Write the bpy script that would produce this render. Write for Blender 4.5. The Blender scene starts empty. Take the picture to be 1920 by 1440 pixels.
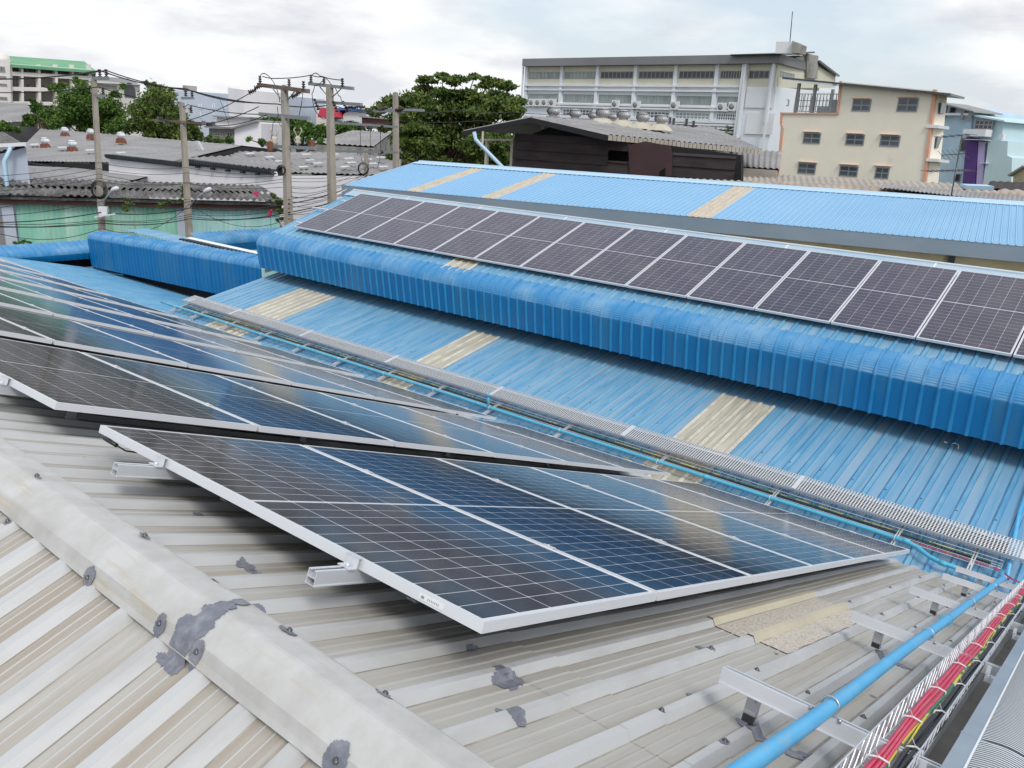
import bpy, math, random
from math import sin, cos, radians as R, pi
from mathutils import Vector as V, Matrix, noise
S = bpy.context.scene; col = S.collection
random.seed(7)
# ---------------------------------------------------------------- camera
FX = 1505.864
W = [V((0.632973, -0.772397, 0.05243)), V((-0.196127, -0.225501, -0.954297)), V((0.748919, 0.593761, -0.294224))]
cd = bpy.data.cameras.new('camera'); cam = bpy.data.objects.new('camera', cd); col.objects.link(cam)
m = Matrix.Identity(4)
for i, c in enumerate((W[0], -W[1], -W[2])):
    for j in range(3): m[j][i] = c[j]
cam.matrix_world = m
cd.sensor_width = 36; cd.lens = FX/1920*36; cd.clip_end = 3000; cd.clip_start = 0.05
S.camera = cam
# ---------------------------------------------------------------- sky, sun, exposure
SUN_EL, SUN_AZ = R(50), R(212)
w = bpy.data.worlds.new('World'); S.world = w; w.use_nodes = True
nt = w.node_tree; N = nt.nodes; L = nt.links; N.clear()
out = N.new('ShaderNodeOutputWorld'); bg = N.new('ShaderNodeBackground'); bg.inputs[1].default_value = 0.1
sky = N.new('ShaderNodeTexSky'); sky.sky_type = 'NISHITA'; sky.sun_disc = False
sky.sun_elevation = SUN_EL; sky.sun_rotation = SUN_AZ; sky.air_density = 1.2; sky.dust_density = 2
tc = N.new('ShaderNodeTexCoord'); mp = N.new('ShaderNodeMapping'); mp.inputs['Scale'].default_value = (1, 1, 3.2)
mp.inputs['Location'].default_value = (1.35, .4, .25)
nz = N.new('ShaderNodeTexNoise'); nz.inputs['Scale'].default_value = 2.1; nz.inputs['Detail'].default_value = 8; nz.inputs['Roughness'].default_value = .52
rp = N.new('ShaderNodeValToRGB'); rp.color_ramp.elements[0].position = .38; rp.color_ramp.elements[1].position = .54
nz2 = N.new('ShaderNodeTexNoise'); nz2.inputs['Scale'].default_value = 4.6; nz2.inputs['Detail'].default_value = 10; nz2.inputs['Roughness'].default_value = .56
mp2 = N.new('ShaderNodeMapping'); mp2.inputs['Scale'].default_value = (1, 1, 3.4); mp2.inputs['Location'].default_value = (5.1, 2.2, 1.0)
cr = N.new('ShaderNodeValToRGB'); e = cr.color_ramp.elements
e[0].position = .40; e[0].color = (6.0, 6.2, 6.6, 1); e[1].position = .56; e[1].color = (8.2, 8.25, 8.3, 1)
skb = N.new('ShaderNodeMixRGB'); skb.blend_type = 'MIX'; skb.inputs[0].default_value = .62; skb.inputs[2].default_value = (6.5, 7.3, 8.1, 1)
mx = N.new('ShaderNodeMixRGB')
L.new(tc.outputs['Generated'], mp.inputs[0]); L.new(mp.outputs[0], nz.inputs['Vector']); L.new(nz.outputs[0], rp.inputs[0])
L.new(tc.outputs['Generated'], mp2.inputs[0]); L.new(mp2.outputs[0], nz2.inputs['Vector']); L.new(nz2.outputs[0], cr.inputs[0])
L.new(sky.outputs[0], skb.inputs[1]); L.new(skb.outputs[0], mx.inputs[1]); L.new(cr.outputs[0], mx.inputs[2]); L.new(rp.outputs[0], mx.inputs[0])
L.new(mx.outputs[0], bg.inputs[0]); L.new(bg.outputs[0], out.inputs[0])
sl = bpy.data.lights.new('sun', 'SUN'); sl.energy = 1.5; sl.angle = R(18); sl.color = (1, .96, .9)
so = bpy.data.objects.new('sun', sl); col.objects.link(so)
# direction to the sun in sky-texture convention (rotation clockwise from +Y)
sd = V((sin(SUN_AZ)*cos(SUN_EL), cos(SUN_AZ)*cos(SUN_EL), sin(SUN_EL)))
so.rotation_euler = sd.to_track_quat('Z', 'Y').to_euler()
S.view_settings.view_transform = 'Standard'; S.view_settings.look = 'None'; S.view_settings.gamma = 1; S.view_settings.exposure = 0.33
S.cycles.max_bounces = 6; S.cycles.transparent_max_bounces = 12
# ---------------------------------------------------------------- helpers
def ray(u, v): return W[0]*((u-960)/FX) + W[1]*((v-720)/FX) + W[2]
def PD(u, v, d): return ray(u, v)*d
def PX(u, v, x): r = ray(u, v); return r*(x/r.x)
def PY(u, v, y): r = ray(u, v); return r*(y/r.y)
def PZ(u, v, z): r = ray(u, v); return r*(z/r.z)
def PN(u, v, n, p): r = ray(u, v); return r*(n.dot(p)/n.dot(r))
GZ = -8.5
def tag(o, label=None, cat=None, group=None, kind=None):
    if label: o['label'] = label
    if cat: o['category'] = cat
    if group: o['group'] = group
    if kind: o['kind'] = kind
    return o
def empty(name, loc, label=None, cat=None, group=None):
    o = bpy.data.objects.new(name, None); col.objects.link(o); o.location = loc; o.empty_display_size = .1
    return tag(o, label, cat, group)
SPLIT = {'column','flashing_joint','orange_trim','pale_pilaster','ledge','floor_ledge','downpipe','window_hood','door','roof_post','terrace_post','bracket','roof_screw','purple_panel','wall_panel','post','steel_bracket','roof_edge_strip','fuse','coupling','horn','gutter_seam'}
class MB:
    def __init__(s): s.v = []; s.f = []; s.mi = []; s.sm = []
    def q(s, pts, mi=0, sm=False):
        n = len(s.v); s.v += [tuple(p) for p in pts]; s.f.append(tuple(range(n, n+len(pts)))); s.mi.append(mi); s.sm.append(sm)
    def obox(s, c, a, b, d, mi=0):      # centre + three half-axis vectors
        c = V(c); n = len(s.v)
        for i in (-1, 1):
            for j in (-1, 1):
                for k in (-1, 1): s.v.append(tuple(c+V(a)*i+V(b)*j+V(d)*k))
        for f in ((0,1,3,2),(4,6,7,5),(0,4,5,1),(2,3,7,6),(0,2,6,4),(1,5,7,3)):
            s.f.append(tuple(n+t for t in f)); s.mi.append(mi); s.sm.append(False)
    def box(s, x0, x1, y0, y1, z0, z1, mi=0):
        s.obox(((x0+x1)/2, (y0+y1)/2, (z0+z1)/2), ((x1-x0)/2,0,0), (0,(y1-y0)/2,0), (0,0,(z1-z0)/2), mi)
    def tube(s, pts, r, n=6, mi=0, cap=True, r2=None):
        pts = [V(p) for p in pts]; rings = []; up0 = None; m = len(pts)
        for i, p in enumerate(pts):
            t = (pts[min(i+1, m-1)]-pts[max(i-1, 0)]).normalized()
            if up0 is None:
                up0 = V((0,0,1)) if abs(t.z) < .9 else V((1,0,0))
            a = (up0 - t*up0.dot(t)).normalized(); up0 = a; b = t.cross(a)
            rr = r if r2 is None else r+(r2-r)*i/(m-1)
            k = len(s.v); rings.append(k)
            for j in range(n):
                an = 2*pi*j/n; s.v.append(tuple(p+a*cos(an)*rr+b*sin(an)*rr))
        for i in range(m-1):
            for j in range(n):
                j2 = (j+1) % n
                s.f.append((rings[i]+j, rings[i]+j2, rings[i+1]+j2, rings[i+1]+j)); s.mi.append(mi); s.sm.append(n > 4)
        if cap:
            s.f.append(tuple(rings[0]+j for j in range(n))[::-1]); s.mi.append(mi); s.sm.append(False)
            s.f.append(tuple(rings[-1]+j for j in range(n))); s.mi.append(mi); s.sm.append(False)
    def lathe(s, base, prof, n=16, axis=V((0,0,1)), mi=0):   # prof: (r,h)
        axis = V(axis).normalized(); a = axis.orthogonal().normalized(); b = axis.cross(a); base = V(base); k0 = len(s.v)
        for r, h in prof:
            for j in range(n):
                an = 2*pi*j/n; s.v.append(tuple(base+axis*h+a*(cos(an)*r)+b*(sin(an)*r)))
        for i in range(len(prof)-1):
            for j in range(n):
                j2 = (j+1) % n
                s.f.append((k0+i*n+j, k0+i*n+j2, k0+(i+1)*n+j2, k0+(i+1)*n+j)); s.mi.append(mi); s.sm.append(True)
        s.f.append(tuple(k0+j for j in range(n))[::-1]); s.mi.append(mi); s.sm.append(False)
        s.f.append(tuple(k0+(len(prof)-1)*n+j for j in range(n))); s.mi.append(mi); s.sm.append(False)
    def grid(s, rows, mi=0, sm=False):   # rows of points
        k = len(s.v); nr = len(rows); nc = len(rows[0])
        for r in rows: s.v += [tuple(p) for p in r]
        for i in range(nr-1):
            for j in range(nc-1):
                s.f.append((k+i*nc+j, k+i*nc+j+1, k+(i+1)*nc+j+1, k+(i+1)*nc+j)); s.mi.append(mi); s.sm.append(sm)
    def pieces(s):
        par = list(range(len(s.v)))
        def fd(a):
            while par[a] != a: par[a] = par[par[a]]; a = par[a]
            return a
        for f in s.f:
            for q in f[1:]: par[fd(q)] = fd(f[0])
        grp = {}
        for i, f in enumerate(s.f): grp.setdefault(fd(f[0]), []).append(i)
        res = []
        for ids in grp.values():
            mb = MB(); mp = {}
            for i in ids:
                nf = []
                for q in s.f[i]:
                    if q not in mp: mp[q] = len(mb.v); mb.v.append(s.v[q])
                    nf.append(mp[q])
                mb.f.append(tuple(nf)); mb.mi.append(s.mi[i]); mb.sm.append(s.sm[i])
            res.append(mb)
        return res
    def build(s, name, mats, parent=None, org=None):
        if parent is not None and name in SPLIT:
            ps = s.pieces()
            if len(ps) > 1: return [p.build1(name, mats, parent, org) for p in ps][0]
        return s.build1(name, mats, parent, org)
    def build1(s, name, mats, parent=None, org=None):
        if not isinstance(mats, (list, tuple)): mats = [mats]
        me = bpy.data.meshes.new(name)
        if org is None: org = V((0,0,0)) if parent is None else V(parent.location)
        org = V(org)
        me.from_pydata([(a-org.x, b-org.y, c-org.z) for a, b, c in s.v], [], s.f)
        me.polygons.foreach_set('material_index', s.mi); me.polygons.foreach_set('use_smooth', s.sm)
        for mt in mats: me.materials.append(mt)
        me.update()
        o = bpy.data.objects.new(name, me); col.objects.link(o)
        if parent is not None: o.parent = parent; o.location = org-V(parent.location)
        else: o.location = org
        return o
def copy_tree(o, parent=None):
    c = o.copy(); col.objects.link(c)
    if parent is not None: c.parent = parent
    for ch in list(o.children): copy_tree(ch, c)
    return c
def corners(mb): return mb
# ---------------------------------------------------------------- materials
def mat(name, base, rough=.6, metal=0, spec=.5, c2=None, sc=3, st=(1,1,1), lo=.4, hi=.65, bump=0, bsc=40, coat=0, c3=None, sc3=1, st3=(1,1,1), lo3=.5, hi3=.7, alpha=None, det=6):
    M = bpy.data.materials.new(name); M.use_nodes = True; t = M.node_tree; n = t.nodes; l = t.links
    b = n['Principled BSDF']; b.inputs['Roughness'].default_value = rough; b.inputs['Metallic'].default_value = metal
    b.inputs['Specular IOR Level'].default_value = spec; b.inputs['Coat Weight'].default_value = coat
    b.inputs['Base Color'].default_value = (*base, 1)
    tc = n.new('ShaderNodeTexCoord'); src = None
    def layer(prev, c, sc, st, lo, hi):
        mp = n.new('ShaderNodeMapping'); mp.inputs['Scale'].default_value = st
        z = n.new('ShaderNodeTexNoise'); z.inputs['Scale'].default_value = sc; z.inputs['Detail'].default_value = det; z.inputs['Roughness'].default_value = .6
        r = n.new('ShaderNodeMapRange'); r.inputs[1].default_value = lo; r.inputs[2].default_value = hi
        x = n.new('ShaderNodeMixRGB'); x.inputs[2].default_value = (*c, 1)
        l.new(tc.outputs['Object'], mp.inputs[0]); l.new(mp.outputs[0], z.inputs['Vector']); l.new(z.outputs[0], r.inputs[0]); l.new(r.outputs[0], x.inputs[0])
        if prev is None: x.inputs[1].default_value = (*base, 1)
        else: l.new(prev, x.inputs[1])
        l.new(x.outputs[0], b.inputs['Base Color']); return x.outputs[0]
    if c2: src = layer(None, c2, sc, st, lo, hi)
    if c3: src = layer(src, c3, sc3, st3, lo3, hi3)
    if bump:
        z = n.new('ShaderNodeTexNoise'); z.inputs['Scale'].default_value = bsc; z.inputs['Detail'].default_value = 4
        bm = n.new('ShaderNodeBump'); bm.inputs['Strength'].default_value = bump; bm.inputs['Distance'].default_value = .02
        l.new(tc.outputs['Object'], z.inputs['Vector']); l.new(z.outputs[0], bm.inputs['Height']); l.new(bm.outputs[0], b.inputs['Normal'])
    return M
M = {}
M['gray_roof'] = mat('gray_roof', (.41,.40,.375), .55, 0, .4, c2=(.33,.30,.255), sc=1.0, st=(.5,9,1), lo=.44, hi=.7, c3=(.47,.475,.47), sc3=1.2, st3=(.2,9,1), lo3=.5, hi3=.72, bump=.08, bsc=25)
M['gray_roof_left'] = mat('gray_roof_left', (.43,.415,.385), .55, 0, .4, c2=(.36,.315,.265), sc=.9, st=(.4,8,1), lo=.42, hi=.62, c3=(.52,.52,.50), sc3=1.3, st3=(.4,6,1), lo3=.52, hi3=.72, bump=.08, bsc=25)
M['rib_foot'] = mat('rib_foot', (.27,.245,.21), .8, 0, .3, c2=(.40,.37,.32), sc=6, st=(.6,1,1), lo=.42, hi=.62)  # darker strip along the foot of each rib, grey sheets
M['rib_foot_blue'] = mat('rib_foot_blue', (.045,.13,.27), .7, 0, .3, c2=(.10,.22,.38), sc=3, st=(.6,1,1), lo=.4, hi=.6)  # darker strip along the rib feet, blue sheets
M['blue_rib'] = mat('blue_rib', (.10,.315,.53), .38, 0, .5, c2=(.20,.415,.58), sc=2, st=(.8,3,1), lo=.4, hi=.65)
M['blue_low_dull'] = mat('blue_low_dull', (.12,.30,.50), .6, 0, .25, c2=(.20,.38,.55), sc=.9, st=(.35,7,1), lo=.38, hi=.64, c3=(.05,.21,.36), sc3=.4, lo3=.5, hi3=.7)  # darker, less glossy blue for the low building's roof
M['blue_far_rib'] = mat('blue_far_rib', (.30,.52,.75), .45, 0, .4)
M['rib_foot_far'] = mat('rib_foot_far', (.10,.22,.42), .7, 0, .3)  # darker strip along the rib feet, far blue roof
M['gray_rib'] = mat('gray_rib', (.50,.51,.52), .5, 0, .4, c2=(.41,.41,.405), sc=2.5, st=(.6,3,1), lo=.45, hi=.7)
M['cap'] = mat('cap', (.53,.53,.53), .5, 0, .4, c2=(.43,.425,.41), sc=7, st=(1,1,1), lo=.36, hi=.66, c3=(.46,.38,.25), sc3=2.4, st3=(12,1,6), lo3=.58, hi3=.78, bump=.05, bsc=18)
M['seal'] = mat('seal', (.17,.18,.22), .6, 0, .35, c2=(.27,.28,.32), sc=22, lo=.45, hi=.7, bump=.25, bsc=60)
M['screw'] = mat('screw', (.12,.12,.13), .4, .6)
M['blue_low'] = mat('blue_low', (.15,.335,.52), .45, 0, .5, c2=(.27,.40,.52), sc=.9, st=(.35,7,1), lo=.40, hi=.68, c3=(.06,.24,.36), sc3=1.0, st3=(.35,9,1), lo3=.55, hi3=.75)
M['blue_up'] = mat('blue_up', (.14,.335,.52), .42, 0, .5, c2=(.30,.43,.54), sc=1.3, st=(.6,6,1), lo=.42, hi=.70, c3=(.12,.30,.53), sc3=1.5, st3=(1,7,1), lo3=.55, hi3=.72)
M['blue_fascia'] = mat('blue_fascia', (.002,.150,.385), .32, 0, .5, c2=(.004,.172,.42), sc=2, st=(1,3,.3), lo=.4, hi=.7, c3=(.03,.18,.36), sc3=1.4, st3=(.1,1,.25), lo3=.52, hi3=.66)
M['blue_fascia_rib_lit'] = mat('blue_fascia_rib_lit', (.015,.21,.48), .3, 0, .55, c2=(.03,.26,.50), sc=2)  # lighter ribs: sky reflection put into their colour
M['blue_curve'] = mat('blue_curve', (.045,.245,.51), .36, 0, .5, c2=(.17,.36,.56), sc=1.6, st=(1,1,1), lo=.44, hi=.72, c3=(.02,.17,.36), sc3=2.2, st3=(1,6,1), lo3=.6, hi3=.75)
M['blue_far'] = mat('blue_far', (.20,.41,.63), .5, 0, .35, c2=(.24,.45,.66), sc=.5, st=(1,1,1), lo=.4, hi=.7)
M['blue_pale'] = mat('blue_pale', (.42,.60,.76), .4, 0, .5)
M['blue_trim'] = mat('blue_trim', (.36,.50,.62), .35, .2, .5, c2=(.46,.56,.64), sc=2, st=(1,.5,1))
M['white_trim'] = mat('white_trim', (.80,.83,.86), .4, .1)
M['frp'] = mat('frp', (.50,.475,.39), .55, 0, .4, c2=(.33,.31,.26), sc=2.0, st=(.4,8,1), lo=.38, hi=.66, c3=(.58,.56,.49), sc3=3, st3=(.6,8,1), lo3=.5, hi3=.7)
M['frp_far'] = mat('frp_far', (.56,.49,.40), .5, 0, .4, c2=(.44,.37,.29), sc=2, st=(.4,6,1), lo=.4, hi=.7)
M['frp_gravel'] = mat('frp_gravel', (.60,.555,.49), .8, 0, .3, c2=(.37,.33,.28), sc=70, lo=.46, hi=.66, bump=.6, bsc=90)
M['frp_rib'] = mat('frp_rib', (.62,.595,.51), .5, 0, .4, c2=(.46,.43,.36), sc=4)
M['frp_rib_foot'] = mat('frp_rib_foot', (.24,.20,.15), .8, c2=(.38,.33,.26), sc=3)  # darker strip along the rib feet, skylight sheets
M['frp_edge'] = mat('frp_edge', (.56,.51,.39), .5, 0, .4, c2=(.50,.45,.35), sc=3)
M['galv'] = mat('galv', (.23,.30,.38), .45, .2, .5, c2=(.28,.35,.42), sc=.6, st=(1,.4,1), lo=.4, hi=.6)
M['galv_dull'] = mat('galv_dull', (.16,.18,.19), .5, .3, .5, c2=(.26,.29,.30), sc=1.2, st=(1,.6,1), lo=.35, hi=.6)
M['cream_wall'] = mat('cream_wall', (.50,.44,.31), .8, 0, .3, c2=(.40,.35,.24), sc=1)
M['dark'] = mat('dark', (.015,.015,.018), .8)
M['alu'] = mat('alu', (.66,.68,.72), .38, .45, .5, c2=(.72,.74,.78), sc=4)
M['alu_frame'] = mat('alu_frame', (.70,.72,.76), .36, .2, .5)
M['alu_dark'] = mat('alu_dark', (.25,.26,.28), .5, .5)
M['pvc'] = mat('pvc', (.085,.40,.72), .35, 0, .5, c2=(.12,.45,.74), sc=5, c3=(.22,.40,.55), sc3=9, st3=(.4,2,2), lo3=.58, hi3=.8)
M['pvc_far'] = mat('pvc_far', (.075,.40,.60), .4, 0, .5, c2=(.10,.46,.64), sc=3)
M['red'] = mat('red', (.66,.055,.14), .5, 0, .4, c2=(.62,.12,.17), sc=18)
M['black_cable'] = mat('black_cable', (.018,.018,.022), .45)
M['green_cable'] = mat('green_cable', (.04,.20,.09), .45, 0, .5, c2=(.62,.56,.05), sc=3, st=(1,1,1), lo=.5, hi=.52)
M['tie'] = mat('tie', (.75,.75,.75), .5)
M['black_plastic'] = mat('black_plastic', (.02,.02,.022), .4)
M['steel'] = mat('steel', (.45,.47,.50), .35, .7)
M['concrete_pole'] = mat('concrete_pole', (.33,.30,.26), .8, 0, .3, c2=(.24,.215,.19), sc=1.5, st=(2,2,.5), lo=.4, hi=.7)
M['ceramic'] = mat('ceramic', (.045,.025,.022), .3, 0, .6)
M['rusty_arm'] = mat('rusty_arm', (.14,.085,.065), .8, 0, .3, c2=(.20,.17,.15), sc=3)
M['grey_arm'] = mat('grey_arm', (.26,.29,.31), .6, .3)
M['wire'] = mat('wire', (.012,.012,.014), .6)
M['asb'] = mat('asb', (.32,.315,.32), .85, 0, .3, c2=(.23,.225,.23), sc=.35, st=(1,1,1), lo=.35, hi=.65, c3=(.40,.395,.40), sc3=.8, st3=(.4,3,1), lo3=.55, hi3=.75)
M['asb_dark'] = mat('asb_dark', (.20,.195,.195), .85, 0, .3, c2=(.085,.082,.082), sc=1.1, lo=.38, hi=.62, c3=(.27,.26,.25), sc3=2.5, lo3=.56, hi3=.72)
M['asb_tan'] = mat('asb_tan', (.42,.34,.27), .85, 0, .3, c2=(.28,.24,.215), sc=.5, lo=.35, hi=.65, c3=(.52,.43,.35), sc3=1.2, lo3=.5, hi3=.75)
M['asb_light'] = mat('asb_light', (.44,.40,.35), .85, 0, .3, c2=(.33,.30,.27), sc=.5, lo=.35, hi=.65)
M['wpatch'] = mat('wpatch', (.62,.62,.63), .7, 0, .3, c2=(.45,.45,.46), sc=2)
M['white_wall'] = mat('white_wall', (.82,.81,.85), .8, 0, .3, c2=(.72,.71,.76), sc=.3, lo=.4, hi=.7)
M['white_paint'] = mat('white_paint', (.74,.76,.80), .7, 0, .3, c2=(.62,.64,.69), sc=.25, st=(1,1,.4), lo=.45, hi=.75)
M['fac_white'] = mat('fac_white', (.76,.80,.86), .7, 0, .3, c2=(.64,.69,.76), sc=.3, st=(1,.7,.3), lo=.5, hi=.8)
M['fac_cream'] = mat('fac_cream', (.68,.66,.55), .7, 0, .3, c2=(.60,.58,.48), sc=.3, lo=.4, hi=.7)
M['fac_roof'] = mat('fac_roof', (.24,.24,.26), .6, .2, .4, c2=(.20,.20,.21), sc=.2)
M['yel'] = mat('yel', (.84,.79,.69), .8, 0, .3, c2=(.77,.72,.62), sc=.35, lo=.4, hi=.75, c3=(.64,.58,.49), sc3=.5, st3=(1,1,.5), lo3=.62, hi3=.8)
M['orange'] = mat('orange', (.68,.34,.22), .8, c2=(.62,.40,.30), sc=1)
M['bluew'] = mat('bluew', (.52,.66,.78), .8, 0, .3, c2=(.40,.55,.70), sc=.3)
M['aquaw'] = mat('aquaw', (.54,.69,.74), .8, 0, .3, c2=(.50,.65,.71), sc=.3)
M['purple'] = mat('purple', (.10,.04,.22), .7)
M['lilac'] = mat('lilac', (.50,.42,.72), .8)
M['green_wall'] = mat('green_wall', (.26,.58,.46), .6, 0, .4, c2=(.45,.72,.62), sc=.9, st=(1.2,1.2,.25), lo=.4, hi=.66, c3=(.20,.33,.12), sc3=.5, st3=(1.5,1.5,.15), lo3=.58, hi3=.75)
M['aqua_sheet'] = mat('aqua_sheet', (.38,.70,.68), .6, 0, .4, c2=(.52,.76,.78), sc=1.2, st=(2,2,.2), lo=.42, hi=.62, c3=(.10,.40,.33), sc3=1.5, st3=(3,3,.15), lo3=.58, hi3=.75)
M['brown_board'] = mat('brown_board', (.16,.075,.06), .7, 0, .3, c2=(.10,.06,.055), sc=1)
M['shed_dark'] = mat('shed_dark', (.052,.040,.042), .8, 0, .3, c2=(.028,.022,.024), sc=.5, st=(1,1,4), lo=.4, hi=.7, c3=(.11,.055,.035), sc3=.35, st3=(1,1,2), lo3=.6, hi3=.8)
M['maroon'] = mat('maroon', (.075,.042,.048), .8, 0, .3, c2=(.055,.034,.038), sc=.7)
M['vent_metal'] = mat('vent_metal', (.42,.42,.44), .45, .3, .5, c2=(.34,.34,.36), sc=4)
M['vent_base'] = mat('vent_base', (.60,.56,.47), .7, 0, .3, c2=(.5,.46,.38), sc=2)
M['rust'] = mat('rust', (.16,.055,.035), .85, 0, .3, c2=(.22,.10,.06), sc=3)
M['green_roof'] = mat('green_roof', (.13,.34,.19), .6, 0, .3, c2=(.17,.40,.23), sc=.2)
M['hotel_wall'] = mat('hotel_wall', (.76,.73,.71), .8, 0, .3, c2=(.66,.63,.61), sc=.2)
M['hotel_in'] = mat('hotel_in', (.30,.275,.265), .8, 0, .3, c2=(.22,.20,.195), sc=.4)
M['glass_dark'] = mat('glass_dark', (.03,.034,.042), .15, 0, .6, c2=(.06,.065,.075), sc=.5)
M['glass_green'] = mat('glass_green', (.20,.26,.25), .25, 0, .6, c2=(.32,.38,.36), sc=.7, st=(1,1,.3), lo=.4, hi=.6)
M['glass_blue'] = mat('glass_blue', (.05,.075,.10), .2, 0, .6, c2=(.09,.12,.15), sc=.8)
M['frame_grey'] = mat('frame_grey', (.28,.28,.28), .5, .3)
M['apt'] = mat('apt', (.50,.56,.66), .8, 0, .3, c2=(.44,.50,.60), sc=.2)
M['old_wall'] = mat('old_wall', (.36,.35,.33), .85, 0, .3, c2=(.20,.195,.185), sc=.5, lo=.4, hi=.65)
M['bark'] = mat('bark', (.10,.075,.055), .9, 0, .2, c2=(.06,.045,.035), sc=6)
M['asphalt'] = mat('asphalt', (.055,.055,.055), .9, 0, .3, c2=(.08,.08,.078), sc=.5)
M['earth'] = mat('earth', (.16,.15,.12), .95, 0, .2, c2=(.07,.10,.04), sc=.06)
M['flower'] = mat('flower', (.55,.03,.12), .7)
M['red_paint'] = mat('red_paint', (.55,.05,.09), .6)
M['blue_paint'] = mat('blue_paint', (.03,.15,.50), .6)
M['flat_grey'] = mat('flat_grey', (.22,.205,.18), .7, 0, .3, c2=(.27,.255,.225), sc=5, bump=.1, bsc=70)
M['tray_cover'] = mat('tray_cover', (.34,.40,.46), .35, .4, .5, c2=(.40,.46,.52), sc=3)
M['yellow'] = mat('yellow', (.70,.58,.04), .5)
def leafmat(name, a, b, sc=.6):
    m_ = mat(name, a, .6, 0, .35, c2=b, sc=sc, lo=.35, hi=.65, det=3)
    t = m_.node_tree; n = t.nodes; l = t.links; bs = n['Principled BSDF']
    tr = n.new('ShaderNodeBsdfTranslucent'); mxs = n.new('ShaderNodeMixShader'); mxs.inputs[0].default_value = .25
    src = bs.inputs['Base Color'].links[0].from_socket; l.new(src, tr.inputs[0])
    l.new(bs.outputs[0], mxs.inputs[1]); l.new(tr.outputs[0], mxs.inputs[2]); l.new(mxs.outputs[0], n['Material Output'].inputs[0])
    return m_
M['leaf_mid'] = leafmat('leaf_mid', (.06,.13,.025), (.12,.21,.04), 1.2)
M['leaf_dark'] = leafmat('leaf_dark', (.05,.10,.025), (.17,.225,.05), .9)
M['leaf_lime'] = leafmat('leaf_lime', (.12,.22,.035), (.07,.14,.03))
# perforated metal: real holes through transparency
def perf(name, base, px, py, r, slot=1.0, metal=.45):
    m_ = mat(name, base, .38, metal); t = m_.node_tree; n = t.nodes; l = t.links; bs = n['Principled BSDF']
    tc = n.new('ShaderNodeTexCoord'); sp = n.new('ShaderNodeSeparateXYZ'); l.new(tc.outputs['Object'], sp.inputs[0])
    def frac(sock, p):
        a = n.new('ShaderNodeMath'); a.operation = 'DIVIDE'; a.inputs[1].default_value = p; l.new(sock, a.inputs[0])
        f = n.new('ShaderNodeMath'); f.operation = 'FRACT'; l.new(a.outputs[0], f.inputs[0])
        c = n.new('ShaderNodeMath'); c.operation = 'SUBTRACT'; c.inputs[1].default_value = .5; l.new(f.outputs[0], c.inputs[0])
        k = n.new('ShaderNodeMath'); k.operation = 'MULTIPLY'; k.inputs[1].default_value = p; l.new(c.outputs[0], k.inputs[0])
        return k.outputs[0]
    X = frac(sp.outputs[0], px); Y = frac(sp.outputs[1], py)
    s2 = n.new('ShaderNodeMath'); s2.operation = 'DIVIDE'; s2.inputs[1].default_value = slot; l.new(X, s2.inputs[0])
    cb = n.new('ShaderNodeCombineXYZ'); l.new(s2.outputs[0], cb.inputs[0]); l.new(Y, cb.inputs[1])
    ln = n.new('ShaderNodeVectorMath'); ln.operation = 'LENGTH'; l.new(cb.outputs[0], ln.inputs[0])
    lt = n.new('ShaderNodeMath'); lt.operation = 'LESS_THAN'; lt.inputs[1].default_value = r; l.new(ln.outputs['Value'], lt.inputs[0])
    tr = n.new('ShaderNodeBsdfTransparent'); mxs = n.new('ShaderNodeMixShader')
    l.new(lt.outputs[0], mxs.inputs[0]); l.new(bs.outputs[0], mxs.inputs[1]); l.new(tr.outputs[0], mxs.inputs[2]); l.new(mxs.outputs[0], n['Material Output'].inputs[0])
    return m_
M['perf'] = perf('perf', (.74,.76,.79), .034, .031, .0130)
M['perf_near'] = perf('perf_near', (.72,.75,.78), .0125, .030, .0115, .33)
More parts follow.
